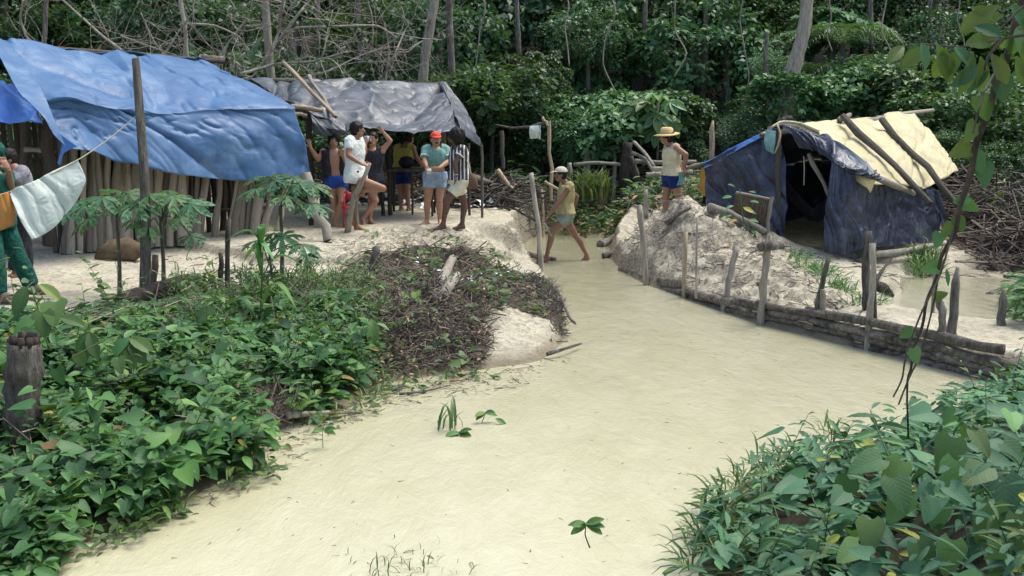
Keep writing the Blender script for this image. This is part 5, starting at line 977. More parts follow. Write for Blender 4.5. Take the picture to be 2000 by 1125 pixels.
undergrowth('weed_strip', 'green weeds at the right edge beyond the pool', [onz(x, y, .25)[:2] for x, y in [(1975, 560), (2060, 560), (2080, 640), (1985, 640)]], 70, 89, 'leaf_big', (.1, .5), 1.2, [(OVATE, 1, 5, .13, 0)])
undergrowth('ground_weeds', 'low weeds at the foot of the forest behind the stream', [(1, 21.5), (4.6, 20.5), (9, 24), (14, 24), (14, 26.5), (0, 27), (-3, 25)], 1500, 90, 'leaf_under', (.05, .5), 1.3, [(OVATE, .6, 4, .14, .2), (LANCE, .4, 4, .16, .4)])
def tall_weeds(label, poly, n, seed, m, h, s, T):
    r = np.random.default_rng(seed); q = in_poly(poly, n, seed); z = np.maximum(H(q[:, 0], q[:, 1]), 0); mb = MB(); B = []
    for i in range(n):
        Hh = r.uniform(*h); a = r.uniform(0, 6.28); p0 = np.array([q[i, 0], q[i, 1], z[i]]); dr = np.array([math.cos(a), math.sin(a), 0])*r.uniform(.1, .5)*Hh
        t = np.linspace(0, 1, 7)[:, None]; P = p0+dr*t**1.8+np.array([0, 0, Hh])*t; mb.tube(P, np.linspace(.004, .0015, 7), 4)
        k = int(r.integers(6, 12)); tt_ = np.linspace(.35, 1, k); PP = p0+dr*tt_[:, None]**1.8+np.array([0, 0, Hh])*tt_[:, None]; b_ = a+np.arange(k)*2.4+r.normal(0, .3, k); e = r.normal(.15, .3, k)
        D = np.stack([np.cos(b_)*np.cos(e), np.sin(b_)*np.cos(e), np.sin(e)], -1); N = np.stack([-np.cos(b_)*np.sin(e), -np.sin(b_)*np.sin(e), np.cos(e)], -1)
        B.append(leaf_arrays(PP, D, N+r.normal(0, .15, (k, 3)), s*r.uniform(.6, 1.2)*np.linspace(1.2, .6, k), T[i % len(T)], np.clip(r.normal(.55, .2)+r.normal(0, .08, k), 0, .93)))
    V, Q, T_, U = merge(B); sv = np.concatenate(mb.v); sq = np.array([f for f in mb.f if len(f) == 4]); Q = np.concatenate([Q, sq+len(V)]); V = np.concatenate([V, sv]); T_ = np.concatenate([T_, np.full(len(sv), .3)]); U = np.concatenate([U, np.full((len(sv), 2), .5)])
    org = V.mean(0); tagp(link_mesh('tall_weeds', quick_mesh('tall_weeds', V-org, Q, True, T_, U), m, None, tuple(org)), label, 'weeds', None, 'stuff')
tall_weeds('taller leafy weeds standing out of the left undergrowth', VEG, 85, 101, 'leaf_under', (.35, .75), .13, [OVATE, LANCE, HEART])
tall_weeds('taller leafy weeds standing out of the right foreground growth', RB, 45, 102, 'leaf_big', (.3, .6), .13, [OVATE, LANCE])
tall_weeds('green weeds growing among the dead wood on the far bank', [(1.5, 20.8), (4.6, 19.8), (5.2, 22), (2, 23.5), (0, 22.5)], 90, 103, 'leaf_under', (.2, .7), .2, [OVATE, LANCE])
tall_weeds('weeds sprouting from the brush pile at the right', [(7.6, 16.0), (10, 15.6), (11.5, 19), (8.6, 19.5)], 45, 104, 'leaf_under', (.6, 1.3), .2, [OVATE, LANCE])
# grass tuft on the far bank
def blades(name, label, cat, base, n, L, spread, m, seed, kind=None, T=BLADE, el=(1.0, .25), nearname='blade'):
    r = np.random.default_rng(seed); a = r.uniform(0, 6.283, n); e = r.normal(el[0], el[1], n); P = base+np.stack([r.normal(0, spread, n), r.normal(0, spread, n), 0*a], -1)
    D = np.stack([np.cos(a)*np.cos(e), np.sin(a)*np.cos(e), np.sin(e)], -1); N = np.stack([-np.cos(a)*np.sin(e), -np.sin(a)*np.sin(e), np.cos(e)], -1)
    o = link_mesh(name, leafmesh(name, [leaf_arrays(P, D, N, r.uniform(*L, n), T, r.random(n))], base), m, None, tuple(base)); return tagp(o, label, cat, None, kind)
blades('grass_tuft', 'bright tuft of tall grass on the far bank behind the wading man', 'grass tuft', at(1152, 388, 21.5), 150, (.3, .75), .22, 'leaf_grass', 1, None, el=(1.15, .3))
blades('grass_tuft', 'grass tuft half under water in the middle foreground of the stream', 'grass tuft', onz(878, 838, 0), 11, (.12, .32), .05, 'leaf_grass', 2, None)
blades('grass_tuft', 'few grass blades drowning at the bottom edge of the stream', 'grass tuft', onz(790, 1120, 0), 90, (.03, .10), .16, 'leaf_grass', 3, 'stuff', el=(.7, .4))
blades('grass_tuft', 'thin drooping grass on the sand edge beside the maize plant', 'grass tuft', gp(600, 545), 24, (.2, .42), .05, 'leaf_grass', 4, None)
blades('grass_tuft', 'thin weeds at the sand edge by the dark stub', 'grass tuft', gp(415, 572), 14, (.2, .4), .06, 'leaf_grass', 5, None)
# maize
mz = thing('maize_plant', 'bright green young maize plant in front of the sand bank', 'maize plant', at(508, 680, 9.6)); MB().tube(A((508, 690, 9.6), (510, 600, 9.6), (514, 480, 9.6)), [.016, .013, .006], 7).build('stalk', 'leaf_maize', mz)
MZ = []
for sd in range(3):
    r = np.random.default_rng(sd); t = np.linspace(0, 1, 10); cx = t*(.75-.2*sd); cz = .55*np.sin(t*2.0)-.55*t**2.4; wv_ = .075*np.sin(np.pi*np.clip(t*.95+.05, 0, 1))**.6; wv_[-1] = .004
    V = np.concatenate([np.stack([cx, wv_, cz+.03], -1), np.stack([cx, 0*t, cz], -1), np.stack([cx, -wv_, cz+.03], -1)]); Qm = [(j*10+i, j*10+i+1, (j+1)*10+i+1, (j+1)*10+i) for j in (0, 1) for i in range(9)]
    me = quick_mesh('maize_leaf', V, np.array(Qm), True, np.full(30, .3+.3*sd), V[:, :2]); me.materials.append(MATS['leaf_maize']); MZ.append(me)
for k, (py, a, s, up) in enumerate([(640, 2.8, .62, .3), (610, -.3, .7, .3), (585, 3.3, .6, .5), (560, .2, .62, .6), (540, 2.4, .55, .9), (520, -.6, .55, .9), (505, 3.6, .5, 1.2), (490, .6, .5, 1.4), (480, 2.0, .45, 1.8)]):
    put_leaf('leaf', MZ[k % 3], at(510, py, 9.6), [math.cos(a), math.sin(a), up*.5], [-.3*math.cos(a)*up, -.3*math.sin(a)*up, 1], s, mz)
# single plants with big leaves that stand out
def leaf_single(T, m, tint, n=1):
    me = leafmesh('leaf', [leaf_arrays(np.zeros((1, 3)), np.array([[1., 0, 0]]), np.array([[0, 0, 1.]]), np.array([1.]), T, np.array([tint]))]); me.materials.append(MATS[m])
    return me
def fine_leaf(outline, m, tint, fold=.12, droop=.25, cup=.0, nu=13, nv=3):
    "smooth leaf grid; outline(u)->half width"
    us = np.linspace(0, 1, nu); V = []; 
    for j in range(-nv, nv+1):
        for u in us:
            hw = outline(u); v = hw*j/nv; V.append((u-.15*(abs(j)/nv)**2*(1-u)**4*(outline(.08) > .2), v, fold*abs(v)-droop*u*u*.6+cup*v*v+.012*math.sin(u*28+j)*(abs(j) == nv)))
    V = np.array(V); L = nu; Qm = [(j*L+i, j*L+i+1, (j+1)*L+i+1, (j+1)*L+i) for j in range(2*nv) for i in range(nu-1)]
    me = quick_mesh('leaf', V, np.array(Qm), True, np.full(len(V), tint), V[:, :2]); me.materials.append(MATS[m]); return me
hheart = lambda u: .50*(1-u)**.62*(min(1, (u+.04)*4.))**.5+.004
hov = lambda u: .24*math.sin(math.pi*min(1, u*.93+.05))**.8+.003
hlan = lambda u: .13*math.sin(math.pi*min(1, u*.93+.05))+.003
BIGH = [fine_leaf(hheart, 'leaf_big', t_, .15, .3) for t_ in (.2, .45, .7, .88)]; YEL = fine_leaf(hov, 'leaf_big', 1., .2, .2)
BIGO = [fine_leaf(hov, 'leaf_big', t_, .3, .35) for t_ in (.25, .55, .8)]; LAN = [fine_leaf(hlan, 'leaf_big', t_, .3, .4) for t_ in (.2, .5, .75)]
UNH = [fine_leaf(hheart, 'leaf_under', t_, .15, .3) for t_ in (.45, .65, .8)]; UNO = [fine_leaf(hov, 'leaf_under', t_, .3, .35) for t_ in (.4, .6, .78)]
BAK = [fine_leaf(lambda u: .24*math.sin(math.pi*min(1, (u*.93+.05)**1.3))**.8+.003, 'leaf_backlit', t_, .25, .3) for t_ in (.1, .5, .9)]; BAH = fine_leaf(hheart, 'leaf_backlit', .6, .15, .3)
def leafy(name, label, cat, stems, leaves, m_stem='bark', r=.006):
    "stems: list of px polylines (px,py,Y); leaves: (px,py,Y, dirx, dirz, size, meshes)"
    root = thing(name, label, cat, at(*stems[0][0])); rg = np.random.default_rng(int(stems[0][0][0]))
    for s in stems: P = catmull(np.array([at(*p) for p in s]), 6*len(s)); MB().tube(P, np.linspace(r, r*.6, len(P)), 6).build('stem', m_stem, root)
    for i, (px, py, Y, dx, dz, s, ms) in enumerate(leaves):
        d = np.array([dx, -.45+.3*rg.normal(), dz*.75]); put_leaf('leaf', ms[int(rg.integers(len(ms)))], at(px, py, Y), d, np.array([-.2*dx, -.6, .95])+rg.normal(0, .15, 3), s, root)
    return root
Yr = 4.6
leafy('heart_leaf_creeper', 'creeper with large heart-shaped leaves in the lower right corner', 'creeper', [[(1990, 1080, 4.4), (1930, 960, 4.5), (1860, 900, 4.7), (1800, 860, 4.9)], [(1900, 1125, 4.2), (1880, 1000, 4.4), (1850, 960, 4.5)]],
      [(1870, 900, 4.48, -.1, -.6, .20, BIGH), (1935, 985, 4.28, -.05, -1, .21, BIGH), (1960, 930, 4.38, -.1, -.9, .19, BIGH), (1925, 910, 4.38, -.9, -.3, .17, BIGH), (1860, 855, 4.68, -.2, -.6, .18, BIGH), (1745, 935, 4.48, .1, -.9, .17, BIGH), (1770, 965, 4.48, -.5, -.9, .16, BIGH),
       (1830, 980, 4.38, .05, -1, .15, BIGH), (1950, 1050, 4.18, .2, -.9, .17, BIGH), (1680, 1065, 4.38, -.9, -.3, .15, BIGH), (1720, 895, 4.68, -.9, -.3, .17, BIGH), (1760, 900, 4.68, -.5, -.9, .16, BIGH), (1660, 935, 4.68, -.3, -.8, .14, BIGH), (1700, 1015, 4.48, -.2, -.9, .16, BIGH), (1790, 1060, 4.28, .3, -.8, .17, BIGH),
       (1860, 1055, 4.18, -.2, -.9, .16, BIGH), (1990, 1005, 4.18, .1, -.9, .18, BIGH), (1900, 840, 4.88, .3, -.6, .15, BIGH), (1960, 865, 4.78, .5, -.5, .16, BIGH), (1650, 960, 4.58, -.8, -.2, .13, BIGH), (1640, 1045, 4.38, -.8, -.5, .07, [YEL]), (1990, 965, 4.08, .5, -.3, .13, [YEL]), (1820, 805, 5.08, -1, .05, .16, BIGH), (1975, 805, 5.18, -.2, -.4, .14, BIGH)], 'leaf_big', .005)
leafy('herb', 'herb with long narrow leaves spreading left over the water at the right bank', 'plant', [[(1640, 1080, 4.6), (1590, 980, 4.9), (1570, 920, 5.1)], [(1500, 1110, 4.6), (1520, 1020, 4.8), (1500, 960, 5.0)], [(1740, 900, 5.2), (1710, 830, 5.6), (1700, 800, 5.8)]],
      [(1570+dx*60, 925+k*22, 5.0, dx, dz, .15, LAN) for k, (dx, dz) in enumerate([(-1, .3), (1, .2), (-.9, -.1), (.9, -.1), (-.8, -.3), (1, .0)])]+[(1515, 965+k*22, 4.9, dx, dz, .13, LAN) for k, (dx, dz) in enumerate([(-1, .2), (1, .2), (-1, -.1), (.9, -.1), (-.8, -.3), (1, -.2)])]
      +[(1715, 815+k*14, 5.6, dx, dz, .17, LAN) for k, (dx, dz) in enumerate([(-1, .25), (1, .2), (-1, 0), (1, .1), (-.9, -.2), (.9, -.1)])], 'leaf_big', .005)
leafy('herb', 'herb with feathery leaf whorls standing over the water at the right', 'plant', [[(1590, 940, 5.3), (1620, 890, 5.4), (1638, 870, 5.5)], [(1660, 900, 5.3), (1645, 875, 5.4)]],
      [(1638, 868, 5.5, math.cos(a), math.sin(a)*.5, .085, LAN) for a in np.linspace(0, 6, 11)]+[(1665, 862, 5.5, math.cos(a), math.sin(a)*.5, .07, LAN) for a in np.linspace(0.3, 6.2, 9)], 'bark', .004)
leafy('broad_leaf_seedling', 'seedling with large ribbed leaves at the left in front of the green trousers', 'plant', [[(95, 680, 7.6), (80, 620, 7.7), (60, 560, 7.8)]], [(50, 560, 7.8, -.15, -1, .24, UNO), (78, 556, 7.8, .7, -.6, .2, UNO), (108, 590, 7.6, .2, -.6, .24, UNH), (85, 610, 7.5, .1, -.6, .2, UNH), (120, 620, 7.4, .9, -.15, .2, UNO), (60, 625, 7.4, -.5, -.5, .16, UNH)], 'leaf_under', .007)
leafy('hanging_leaf_plant', 'seedling with long ribbed hanging leaves at the lower left water edge', 'plant', [[(180, 1010, 6.1), (180, 970, 6.1), (178, 945, 6.0)]], [(178, 955, 5.95, dx, dz, .26, UNO) for dx, dz in ((-.9, -.6), (-.55, -1), (-.2, -1.2), (.1, -1.2), (.5, -1), (.8, -.7))]+[(185, 935, 6., .5, -.3, .2, UNO), (175, 935, 6., -.7, -.2, .2, UNO)], 'leaf_under', .006)
leafy('hanging_leaf_plant', 'seedling with drooping ribbed leaves amid the left undergrowth', 'plant', [[(260, 760, 7.6), (255, 690, 7.7), (255, 655, 7.7)]], [(255, 660, 7.6, dx, dz, .24, UNO) for dx, dz in ((-.7, -.8), (-.3, -1.1), (.2, -1.1), (.6, -.9), (.9, -.4))]+[(175, 650, 7.7, dx, dz, .22, UNO) for dx, dz in ((-.6, -.9), (-.1, -1.), (.4, -1))], 'leaf_under', .006)
leafy('heart_leaf_vine', 'creeping vine with pale heart leaves crossing the stump at the left', 'creeper', [[(15, 830, 6.7), (80, 760, 6.7), (140, 700, 6.8), (200, 665, 7.0)]], [(65, 745, 6.65, .2, -.6, .16, UNH), (110, 720, 6.7, .3, -.8, .12, UNH), (150, 690, 6.9, .2, -.7, .12, UNH), (30, 800, 6.6, -.4, -.8, .12, UNH), (40, 650, 7.0, .9, -.2, .13, UNH), (200, 910, 6.2, .1, -1, .11, UNH), (275, 935, 6.3, .1, -1, .11, UNH), (230, 700, 7, .3, -.9, .12, UNH), (390, 620, 8.6, .5, .5, .16, UNH), (370, 690, 8, .2, -.6, .12, UNH)], 'leaf_under', .006)
leafy('big_leaf_plant', 'single large ribbed round leaf at the foot of the debris heap', 'plant', [[(738, 735, 9.6), (730, 690, 9.6), (728, 640, 9.6)]], [(728, 625, 9.5, .05, -1, .26, UNO), (722, 640, 9.5, -.4, -.8, .2, UNH), (812, 570, 11, .1, -.5, .14, UNH), (800, 580, 11, -.6, -.4, .12, UNH)], 'leaf_under', .005)
leafy('water_seedling', 'small seedling standing in the water in the bottom middle', 'plant', [[(1152, 1070, 5.05), (1143, 1045, 5.05), (1145, 1022, 5.05)]], [(1145, 1024, 5.05, dx, dz, .095, UNO) for dx, dz in ((-1, .05), (1, .1), (-.7, .4), (.6, .4), (-.9, -.4), (.9, -.4), (0, .6))], 'leaf_under', .004)
leafy('water_seedling', 'small weed with curled leaves standing in the water left of middle', 'plant', [[(940, 830, 7.95), (945, 815, 7.95), (950, 805, 7.95)]], [(947, 806, 7.95, dx, dz, .1, UNO) for dx, dz in ((-1, .1), (1, -.1), (.5, .3), (-.6, -.3))]+[(968, 818, 7.9, .8, -.4, .1, UNO)], 'leaf_under', .004)
leafy('water_seedling', 'leafy weed at the water line in front of the grass tuft', 'plant', [[(900, 862, 7.6), (898, 850, 7.6), (897, 842, 7.6)]], [(897, 845, 7.6, dx, dz, .11, UNO) for dx, dz in ((-1, .1), (1, .1), (.5, .4), (-.6, -.4), (.7, -.5))], 'leaf_under', .004)
leafy('water_seedling', 'small brownish weed standing in the water below the root tangle', 'plant', [[(632, 895, 7.3), (630, 850, 7.3), (634, 825, 7.3)]], [(633, 840, 7.3, dx, dz, .09, UNO) for dx, dz in ((-1, .4), (1, .4), (-.6, .0), (.7, -.2))]+[(640, 830, 7.3, .6, .5, .07, UNO)], 'leaf_under', .003)
leafy('tent_weed', 'weed with yellowing leaves beside the woven panel', 'plant', [[(1465, 470, 15.2), (1450, 420, 15.3), (1445, 370, 15.4)], [(1480, 470, 15.2), (1460, 430, 15.2)]], [(1447+dx*18, 366+k*9, 15.2, dx, dz, .14, BIGO) for k, (dx, dz) in enumerate([(-.6, .5), (.8, .3), (-1, 0), (1, .1), (-.8, -.2), (.7, -.2), (-1, -.3), (.9, -.1), (-.6, -.4), (.8, -.5)])]+[(1420, 418, 15.2, -.8, -.4, .16, BIGO), (1452, 405, 15.1, .9, -.5, .17, [YEL]), (1440, 430, 15.1, -1, -.1, .15, [YEL])], 'leaf_big', .012)
plantobj('light', (3.9, 3.8, 5.6), [1.3, 1.3, .9], 'tree outside the right edge that carries the overhanging branch and vine', None, 'bank_tree', 'tree')
# hanging vine and leafy branch, upper right
vs = thing('hanging_vine', 'long dark vine stem with small heart leaves hanging down the right side', 'vine', at(1770, 850, 4.9))
VP = [(2500, -1400, 4.0), (2200, -600, 4.0), (2060, -200, 4.0), (2010, -40, 4.0), (1985, 40, 4.05), (1958, 130, 4.1), (1925, 230, 4.2), (1893, 340, 4.3), (1868, 440, 4.4), (1838, 510, 4.5), (1812, 590, 4.6), (1790, 670, 4.7), (1772, 750, 4.8), (1774, 855, 4.9)]
P = catmull(np.array(A(*VP)), 78); rg = np.random.default_rng(4); P[26:70, 0] += .006*np.sin(np.arange(44)*.9)
MB().tube(P, np.interp(np.linspace(0, 1, 78), [0, .53, .69, 1], [.016, .013, .008, .005]), 7, wob=.25, rng=rg).build('stem', 'dark_wood', vs)
for q in ([(1862, 450, 4.35), (1835, 540, 4.45), (1800, 610, 4.55), (1770, 690, 4.7), (1762, 740, 4.75), (1745, 775, 4.8)], [(1838, 510, 4.5), (1822, 600, 4.6), (1798, 690, 4.7), (1775, 740, 4.75), (1755, 790, 4.8)], [(1950, 130, 4.1), (1922, 180, 4.0), (1900, 260, 4.1)]):
    pq = catmull(np.array(A(*q)), 24); MB().tube(pq, .0045, 5).build('tendril', 'bark', vs)
for px, py, dx, dz, s, mm in [(1958, 105, -.1, -.9, .10, BAK[:1]), (1965, 95, .2, .3, .09, [BAH]), (1955, 150, .1, -.9, .10, BIGH), (1995, 60, .1, -.9, .1, BIGH), (1915, 190, .2, -.7, .10, [BAH]), (1920, 320, .1, -.9, .10, BIGH), (1895, 285, -.7, -.3, .1, [BAH]), (1905, 300, .3, -.8, .09, BIGH), (1870, 425, .3, -.9, .07, BIGH),
                              (1890, 385, -.6, -.2, .07, BIGH), (1860, 440, -.6, -.5, .07, [BAH]), (1880, 395, .9, -.4, .08, [BAH]), (1835, 455, -.2, -.9, .07, BIGH), (1832, 520, -1, -.2, .08, BIGH), (1848, 525, .2, -1, .08, LAN), (1825, 580, .5, .2, .06, [BAH]), (1782, 645, -.8, -.4, .07, BIGH), (1783, 680, .2, -.8, .08, BIGH), (1905, 240, -.4, -.8, .09, BIGH)]:
    d = np.array([dx, -.2, dz]); Yv = np.interp(py, [0, 850], [4.0, 4.9])-.03; put_leaf('leaf', mm[int(rg.integers(len(mm)))], at(px, py, Yv), d, np.array([.2*rg.normal(), -1, .25]), s, vs)
lb_ = thing('leafy_branch', 'leafy branch with large translucent leaves reaching in from the upper right', 'branch', at(2060, 60, 3.6))
for q in ([(2900, -150, 3.55), (2350, 20, 3.55), (2060, 60, 3.6), (1960, 75, 3.7), (1880, 92, 3.8), (1800, 86, 3.9), (1755, 92, 3.95)], [(2050, -20, 3.6), (1990, 20, 3.7), (1950, 60, 3.75)], [(1960, 75, 3.7), (1930, 110, 3.75), (1920, 150, 3.8)]):
    pq = catmull(np.array(A(*q)), 24); MB().tube(pq, np.linspace(.008, .003, 24), 6).build('stem', 'bark', lb_)
for i, (px, py, dx, dz, s, mm) in enumerate([(1765, 90, -.75, -.55, .13, 0), (1790, 86, -.3, -.9, .14, 1), (1800, 85, .25, -.9, .12, 1), (1815, 90, -.9, -.6, .15, 0), (1830, 86, .35, -.8, .19, 2), (1848, 92, -.2, -1, .15, 0), (1865, 92, .7, -.8, .14, 1), (1880, 92, -.6, -.9, .16, 2), (1900, 100, -.15, -1, .20, 0), (1915, 110, .2, -1, .17, 0),
                                       (1925, 120, -.6, -.9, .17, 1), (1935, 105, .6, -.9, .16, 2), (1950, 75, -.9, -.1, .17, 0), (1955, 70, -.5, .3, .13, 1), (1960, 30, -1, -.25, .18, 0), (1950, 10, -.9, -.6, .2, 0), (1975, 10, .4, -.5, .15, 1), (1990, 50, .8, -.7, .18, 0), (2000, 80, .2, -1, .18, 2), (1985, 110, .5, -.9, .16, 0), (1945, 40, -.7, .4, .13, 2), (2005, 20, .3, -.9, .2, 0), (1910, 130, -.9, -.7, .14, 1)]):
    put_leaf('leaf', [BAK[1], BIGO[0], BAK[2]][mm], at(px, py, 3.75+.04*rg.normal()), [dx, -.15+.2*rg.normal(), dz], [.3*rg.normal(), -1, .35], s*.76, lb_)
# ================================================================== PEOPLE
mat('cap_light', (.46, .42, .3), (.56, .52, .38), 9, .85, .3, 60, .004)
def remesh(b, name, vox, org, noise_amp=0, nscale=12, smooth=4, seed=0):
    me = b.mesh(name, org); o = bpy.data.objects.new('tmp', me); COL.objects.link(o)
    md = o.modifiers.new('r', 'REMESH'); md.mode = 'VOXEL'; md.voxel_size = vox; ms = o.modifiers.new('s', 'SMOOTH'); ms.iterations = smooth; ms.factor = .5
    dg = bpy.context.evaluated_depsgraph_get(); me2 = bpy.data.meshes.new_from_object(o.evaluated_get(dg)); bpy.data.objects.remove(o); bpy.data.meshes.remove(me); me2.name = name
    n = len(me2.vertices); me2.polygons.foreach_set('use_smooth', [True]*len(me2.polygons))
    if noise_amp:
        V = np.empty(n*3, np.float32); me2.vertices.foreach_get('co', V); V = V.reshape(-1, 3); N = np.empty(n*3, np.float32); me2.vertices.foreach_get('normal', N); N = N.reshape(-1, 3)
        f = (ridged(V[:, 0]*nscale, V[:, 1]*nscale, V[:, 2]*nscale*.5, 2, seed)-.5)*noise_amp; me2.vertices.foreach_set('co', (V+N*f[:, None]).astype(np.float32).ravel())
    return me2
TORSO = [(-.10, .055, .055), (0, .13, .085), (.12, .168, .105), (.35, .165, .115), (.62, .138, .10), (.82, .15, .11), (1.0, .168, .12), (1.12, .16, .115), (1.25, .10, .09)]
def person(label, Y, J, face, skin='skin_brown', hair='short', top=None, bottom=None, feet=None, k=1.0, extras=None, hemf=1.08, topf=.0, ground=None, sleeves=.45, legf=.35, stache=False, beard=False, hairm='hair'):
    f = np.array([face[0], face[1], 0.]); f /= np.linalg.norm(f); l = np.array([-f[1], f[0], 0.]); up = np.array([0, 0, 1.])
    bf = np.array([J['body'][0], J['body'][1], 0.]) if 'body' in J else f; bf /= np.linalg.norm(bf); bl = np.array([-bf[1], bf[0], 0.])
    def pt(n, lat=0): v = J[n]; return at(v[0], v[1], Y+lat+(v[2] if len(v) > 2 else 0))
    S = pt('sh'); Hc = pt('hip'); Hd = pt('head'); base = (pt('anL')+pt('anR'))/2
    if ground is None: ground = min(pt('anL')[2], pt('anR')[2])-.09
    root = thing('person', label, 'person', (base[0], base[1], ground))
    sh = {s: S+bl*(.165*k*(1 if s == 'L' else -1)) for s in 'LR'}; hp_ = {s: Hc+bl*(.085*k*(1 if s == 'L' else -1))-up*.03 for s in 'LR'}
    lo = {'L': bl[1], 'R': -bl[1]}
    el = {s: pt('el'+s, lo[s]*.2*k) for s in 'LR'}; wr = {s: pt('wr'+s, lo[s]*.2*k) for s in 'LR'}; kn = {s: pt('kn'+s, lo[s]*.09*k) for s in 'LR'}; an = {s: pt('an'+s, lo[s]*.09*k) for s in 'LR'}; to = {s: pt('to'+s, lo[s]*.1*k) for s in 'LR'}
    ax = Hc-S; axn = ax/np.linalg.norm(ax)
    def tor(fr, gx=0., ga=1.):
        fs = [a for a, _, _ in TORSO]; a = np.interp(fr, fs, [q[1] for q in TORSO]); b_ = np.interp(fr, fs, [q[2] for q in TORSO]); return S+ax*fr, (a*ga+gx)*k, (b_*ga+gx)*k
    def torso(mb, f0, f1, g=0., ga=1., n=12, flare=0):
        fr = np.linspace(f0, f1, n); q = [tor(x, g+flare*max(0, (x-.6)), ga) for x in fr]; mb.tube([c for c, _, _ in q], [a for _, a, _ in q], 20, side=bl, rb=[b_ for _, _, b_ in q])
    body = MB(); torso(body, -.10, 1.13, 0, 1., 16)
    nk = Hd-f*.015*k-up*.07*k; body.tube([S+up*.0, (S+nk)/2+up*.02, nk], [.07*k, .055*k, .052*k], 12)
    hs_ = k; body.ell(Hd+up*.01*hs_-f*.008, [f*.094*hs_, l*.074*hs_, up*.112*hs_], 18, 12); body.ell(Hd-up*.055*hs_+f*.028*hs_, [f*.062*hs_, l*.056*hs_, up*.06*hs_], 14, 9)
    body.tube([Hd+f*.084*hs_+up*.02, Hd+f*.108*hs_-up*.022, Hd+f*.088*hs_-up*.034], [.010, .017, .012], 8)
    for s in (-1, 1): body.ell(Hd+l*.077*hs_*s-f*.01, [f*.02, l*.010, up*.032], 8, 6)
    body.ell(Hd+f*.083*hs_-up*.062*hs_, [f*.014, l*.026, up*.012], 8, 6)
    for s in 'LR':
        A_, E_, W_ = sh[s], el[s], wr[s]; body.ell(A_, [l*.062*k, f*.06*k, up*.06*k], 12, 8)
        body.tube([A_, A_*.6+E_*.4, E_], [.054*k, .047*k, .040*k], 12); body.ell(E_, [l*.041*k, f*.041*k, up*.041*k], 10, 7); body.tube([E_, E_*.65+W_*.35, W_], [.040*k, .041*k, .027*k], 12)
        hd_ = nrm(W_-E_) if s not in (J.get('handdir') or {}) else nrm(np.array(J['handdir'][s], float)); sd = np.cross(hd_, f); sd = nrm(sd) if np.linalg.norm(sd) > .2 else bl; pn = np.cross(sd, hd_)
        body.tube([W_, W_+hd_*.035*k, W_+hd_*.085*k], [.028*k, .038*k, .036*k], 10, side=sd, rb=[.02*k, .017*k, .015*k])
        for i, (o_, L_) in enumerate(((-.028, .060), (-.010, .072), (.010, .068), (.028, .054))):
            p0 = W_+hd_*.075*k+sd*o_*k; p1 = p0+hd_*L_*.5*k+sd*o_*.25; p2 = p1+(hd_*.75+pn*.5)*L_*.5*k; body.tube([p0, p1, p2], [.0095*k, .009*k, .0075*k], 7)
        p0 = W_+hd_*.02*k-sd*.028*k; body.tube([p0, p0+(hd_*.6-sd*.7)*.035*k, p0+(hd_*1.1-sd*.75+pn*.3)*.055*k], [.012*k, .011*k, .008*k], 7)
        A_, E_, W_ = hp_[s], kn[s], an[s]; cd = nrm(W_-E_); back = -np.cross(cd, bl); back = back if np.dot(back, bf) < 0 else -back
        body.ell(A_, [bl*.095*k, bf*.105*k, up*.10*k], 12, 8); body.tube([A_, A_*.55+E_*.45, E_], [.088*k, .076*k, .056*k], 14); body.ell(E_+bf*.005, [bl*.056*k, bf*.058*k, up*.058*k], 12, 8)
        body.tube([E_, E_*.68+W_*.32+back*.014*k, E_*.3+W_*.7, W_], [.053*k, .056*k, .040*k, .034*k], 14)
        td = nrm(to[s]-W_); T_ = to[s]; td2 = T_-W_; heel = W_-nrm(td2*[1, 1, 0])*.045*k-up*.055*k; toe = T_
        body.ell(W_, [bl*.036*k, bf*.040*k, up*.04*k], 10, 7); body.tube([heel, W_*.55+T_*.45-up*.035*k+(up*.01), T_*.85+W_*.15-up*.0, T_], [.030*k, .034*k, .042*k, .024*k], 10, side=nrm(np.cross(td2, up)), rb=[.032*k, .034*k, .02*k, .014*k]); body.tube([W_, W_*.6+T_*.4-up*.02*k], [.035*k, .03*k], 10)
    link_mesh('body', remesh(body, 'body', .0085, ORG[root.name], smooth=3), skin, root)
    if top:
        tp_ = MB(); torso(tp_, topf, hemf, .020, 1.06, 14, .05)
        if topf <= .02:
            for s in 'LR': tp_.tube([sh[s]*.5+S*.5+up*.01, sh[s]], [.07*k, .066*k], 12)
        if topf <= .02 and sleeves > 0:
            for s in 'LR': E2 = sh[s]*(1-sleeves)+el[s]*sleeves; tp_.ell(sh[s]-up*.01, [l*.066*k, f*.066*k, up*.06*k], 12, 8); tp_.tube([sh[s]-up*.01, E2], [.062*k, .064*k], 14)
        link_mesh('shirt', remesh(tp_, 'shirt', .011, ORG[root.name], .026, 8, 1, int(Y*10)), top, root)
    if bottom:
        bt = MB(); torso(bt, .84, 1.13, .026, 1.06, 8)
        bt.ell(Hc, [bl*.175*k, bf*.14*k, up*.10*k], 16, 10)
        for s in 'LR':
            A_, E_ = hp_[s], kn[s]; bt.ell(A_, [bl*.108*k, bf*.118*k, up*.10*k], 12, 8); M_ = A_*(1-legf)+E_*legf
            if legf <= 1: bt.tube([A_, M_], [.105*k, .104*k-.02*k*legf], 14)
            else: bt.tube([A_, A_*.5+E_*.5, E_], [.105*k, .098*k, .085*k], 14); bt.ell(E_, [bl*.085*k, bf*.085*k, up*.085*k], 10, 7); bt.tube([E_, E_*.5+an[s]*.5, E_*.06+an[s]*.94], [.085*k, .088*k, .082*k], 14)
        link_mesh('trousers' if legf > 1 else 'shorts', remesh(bt, 'shorts', .011, ORG[root.name], .016, 10, 1, int(Y*7)), bottom, root)
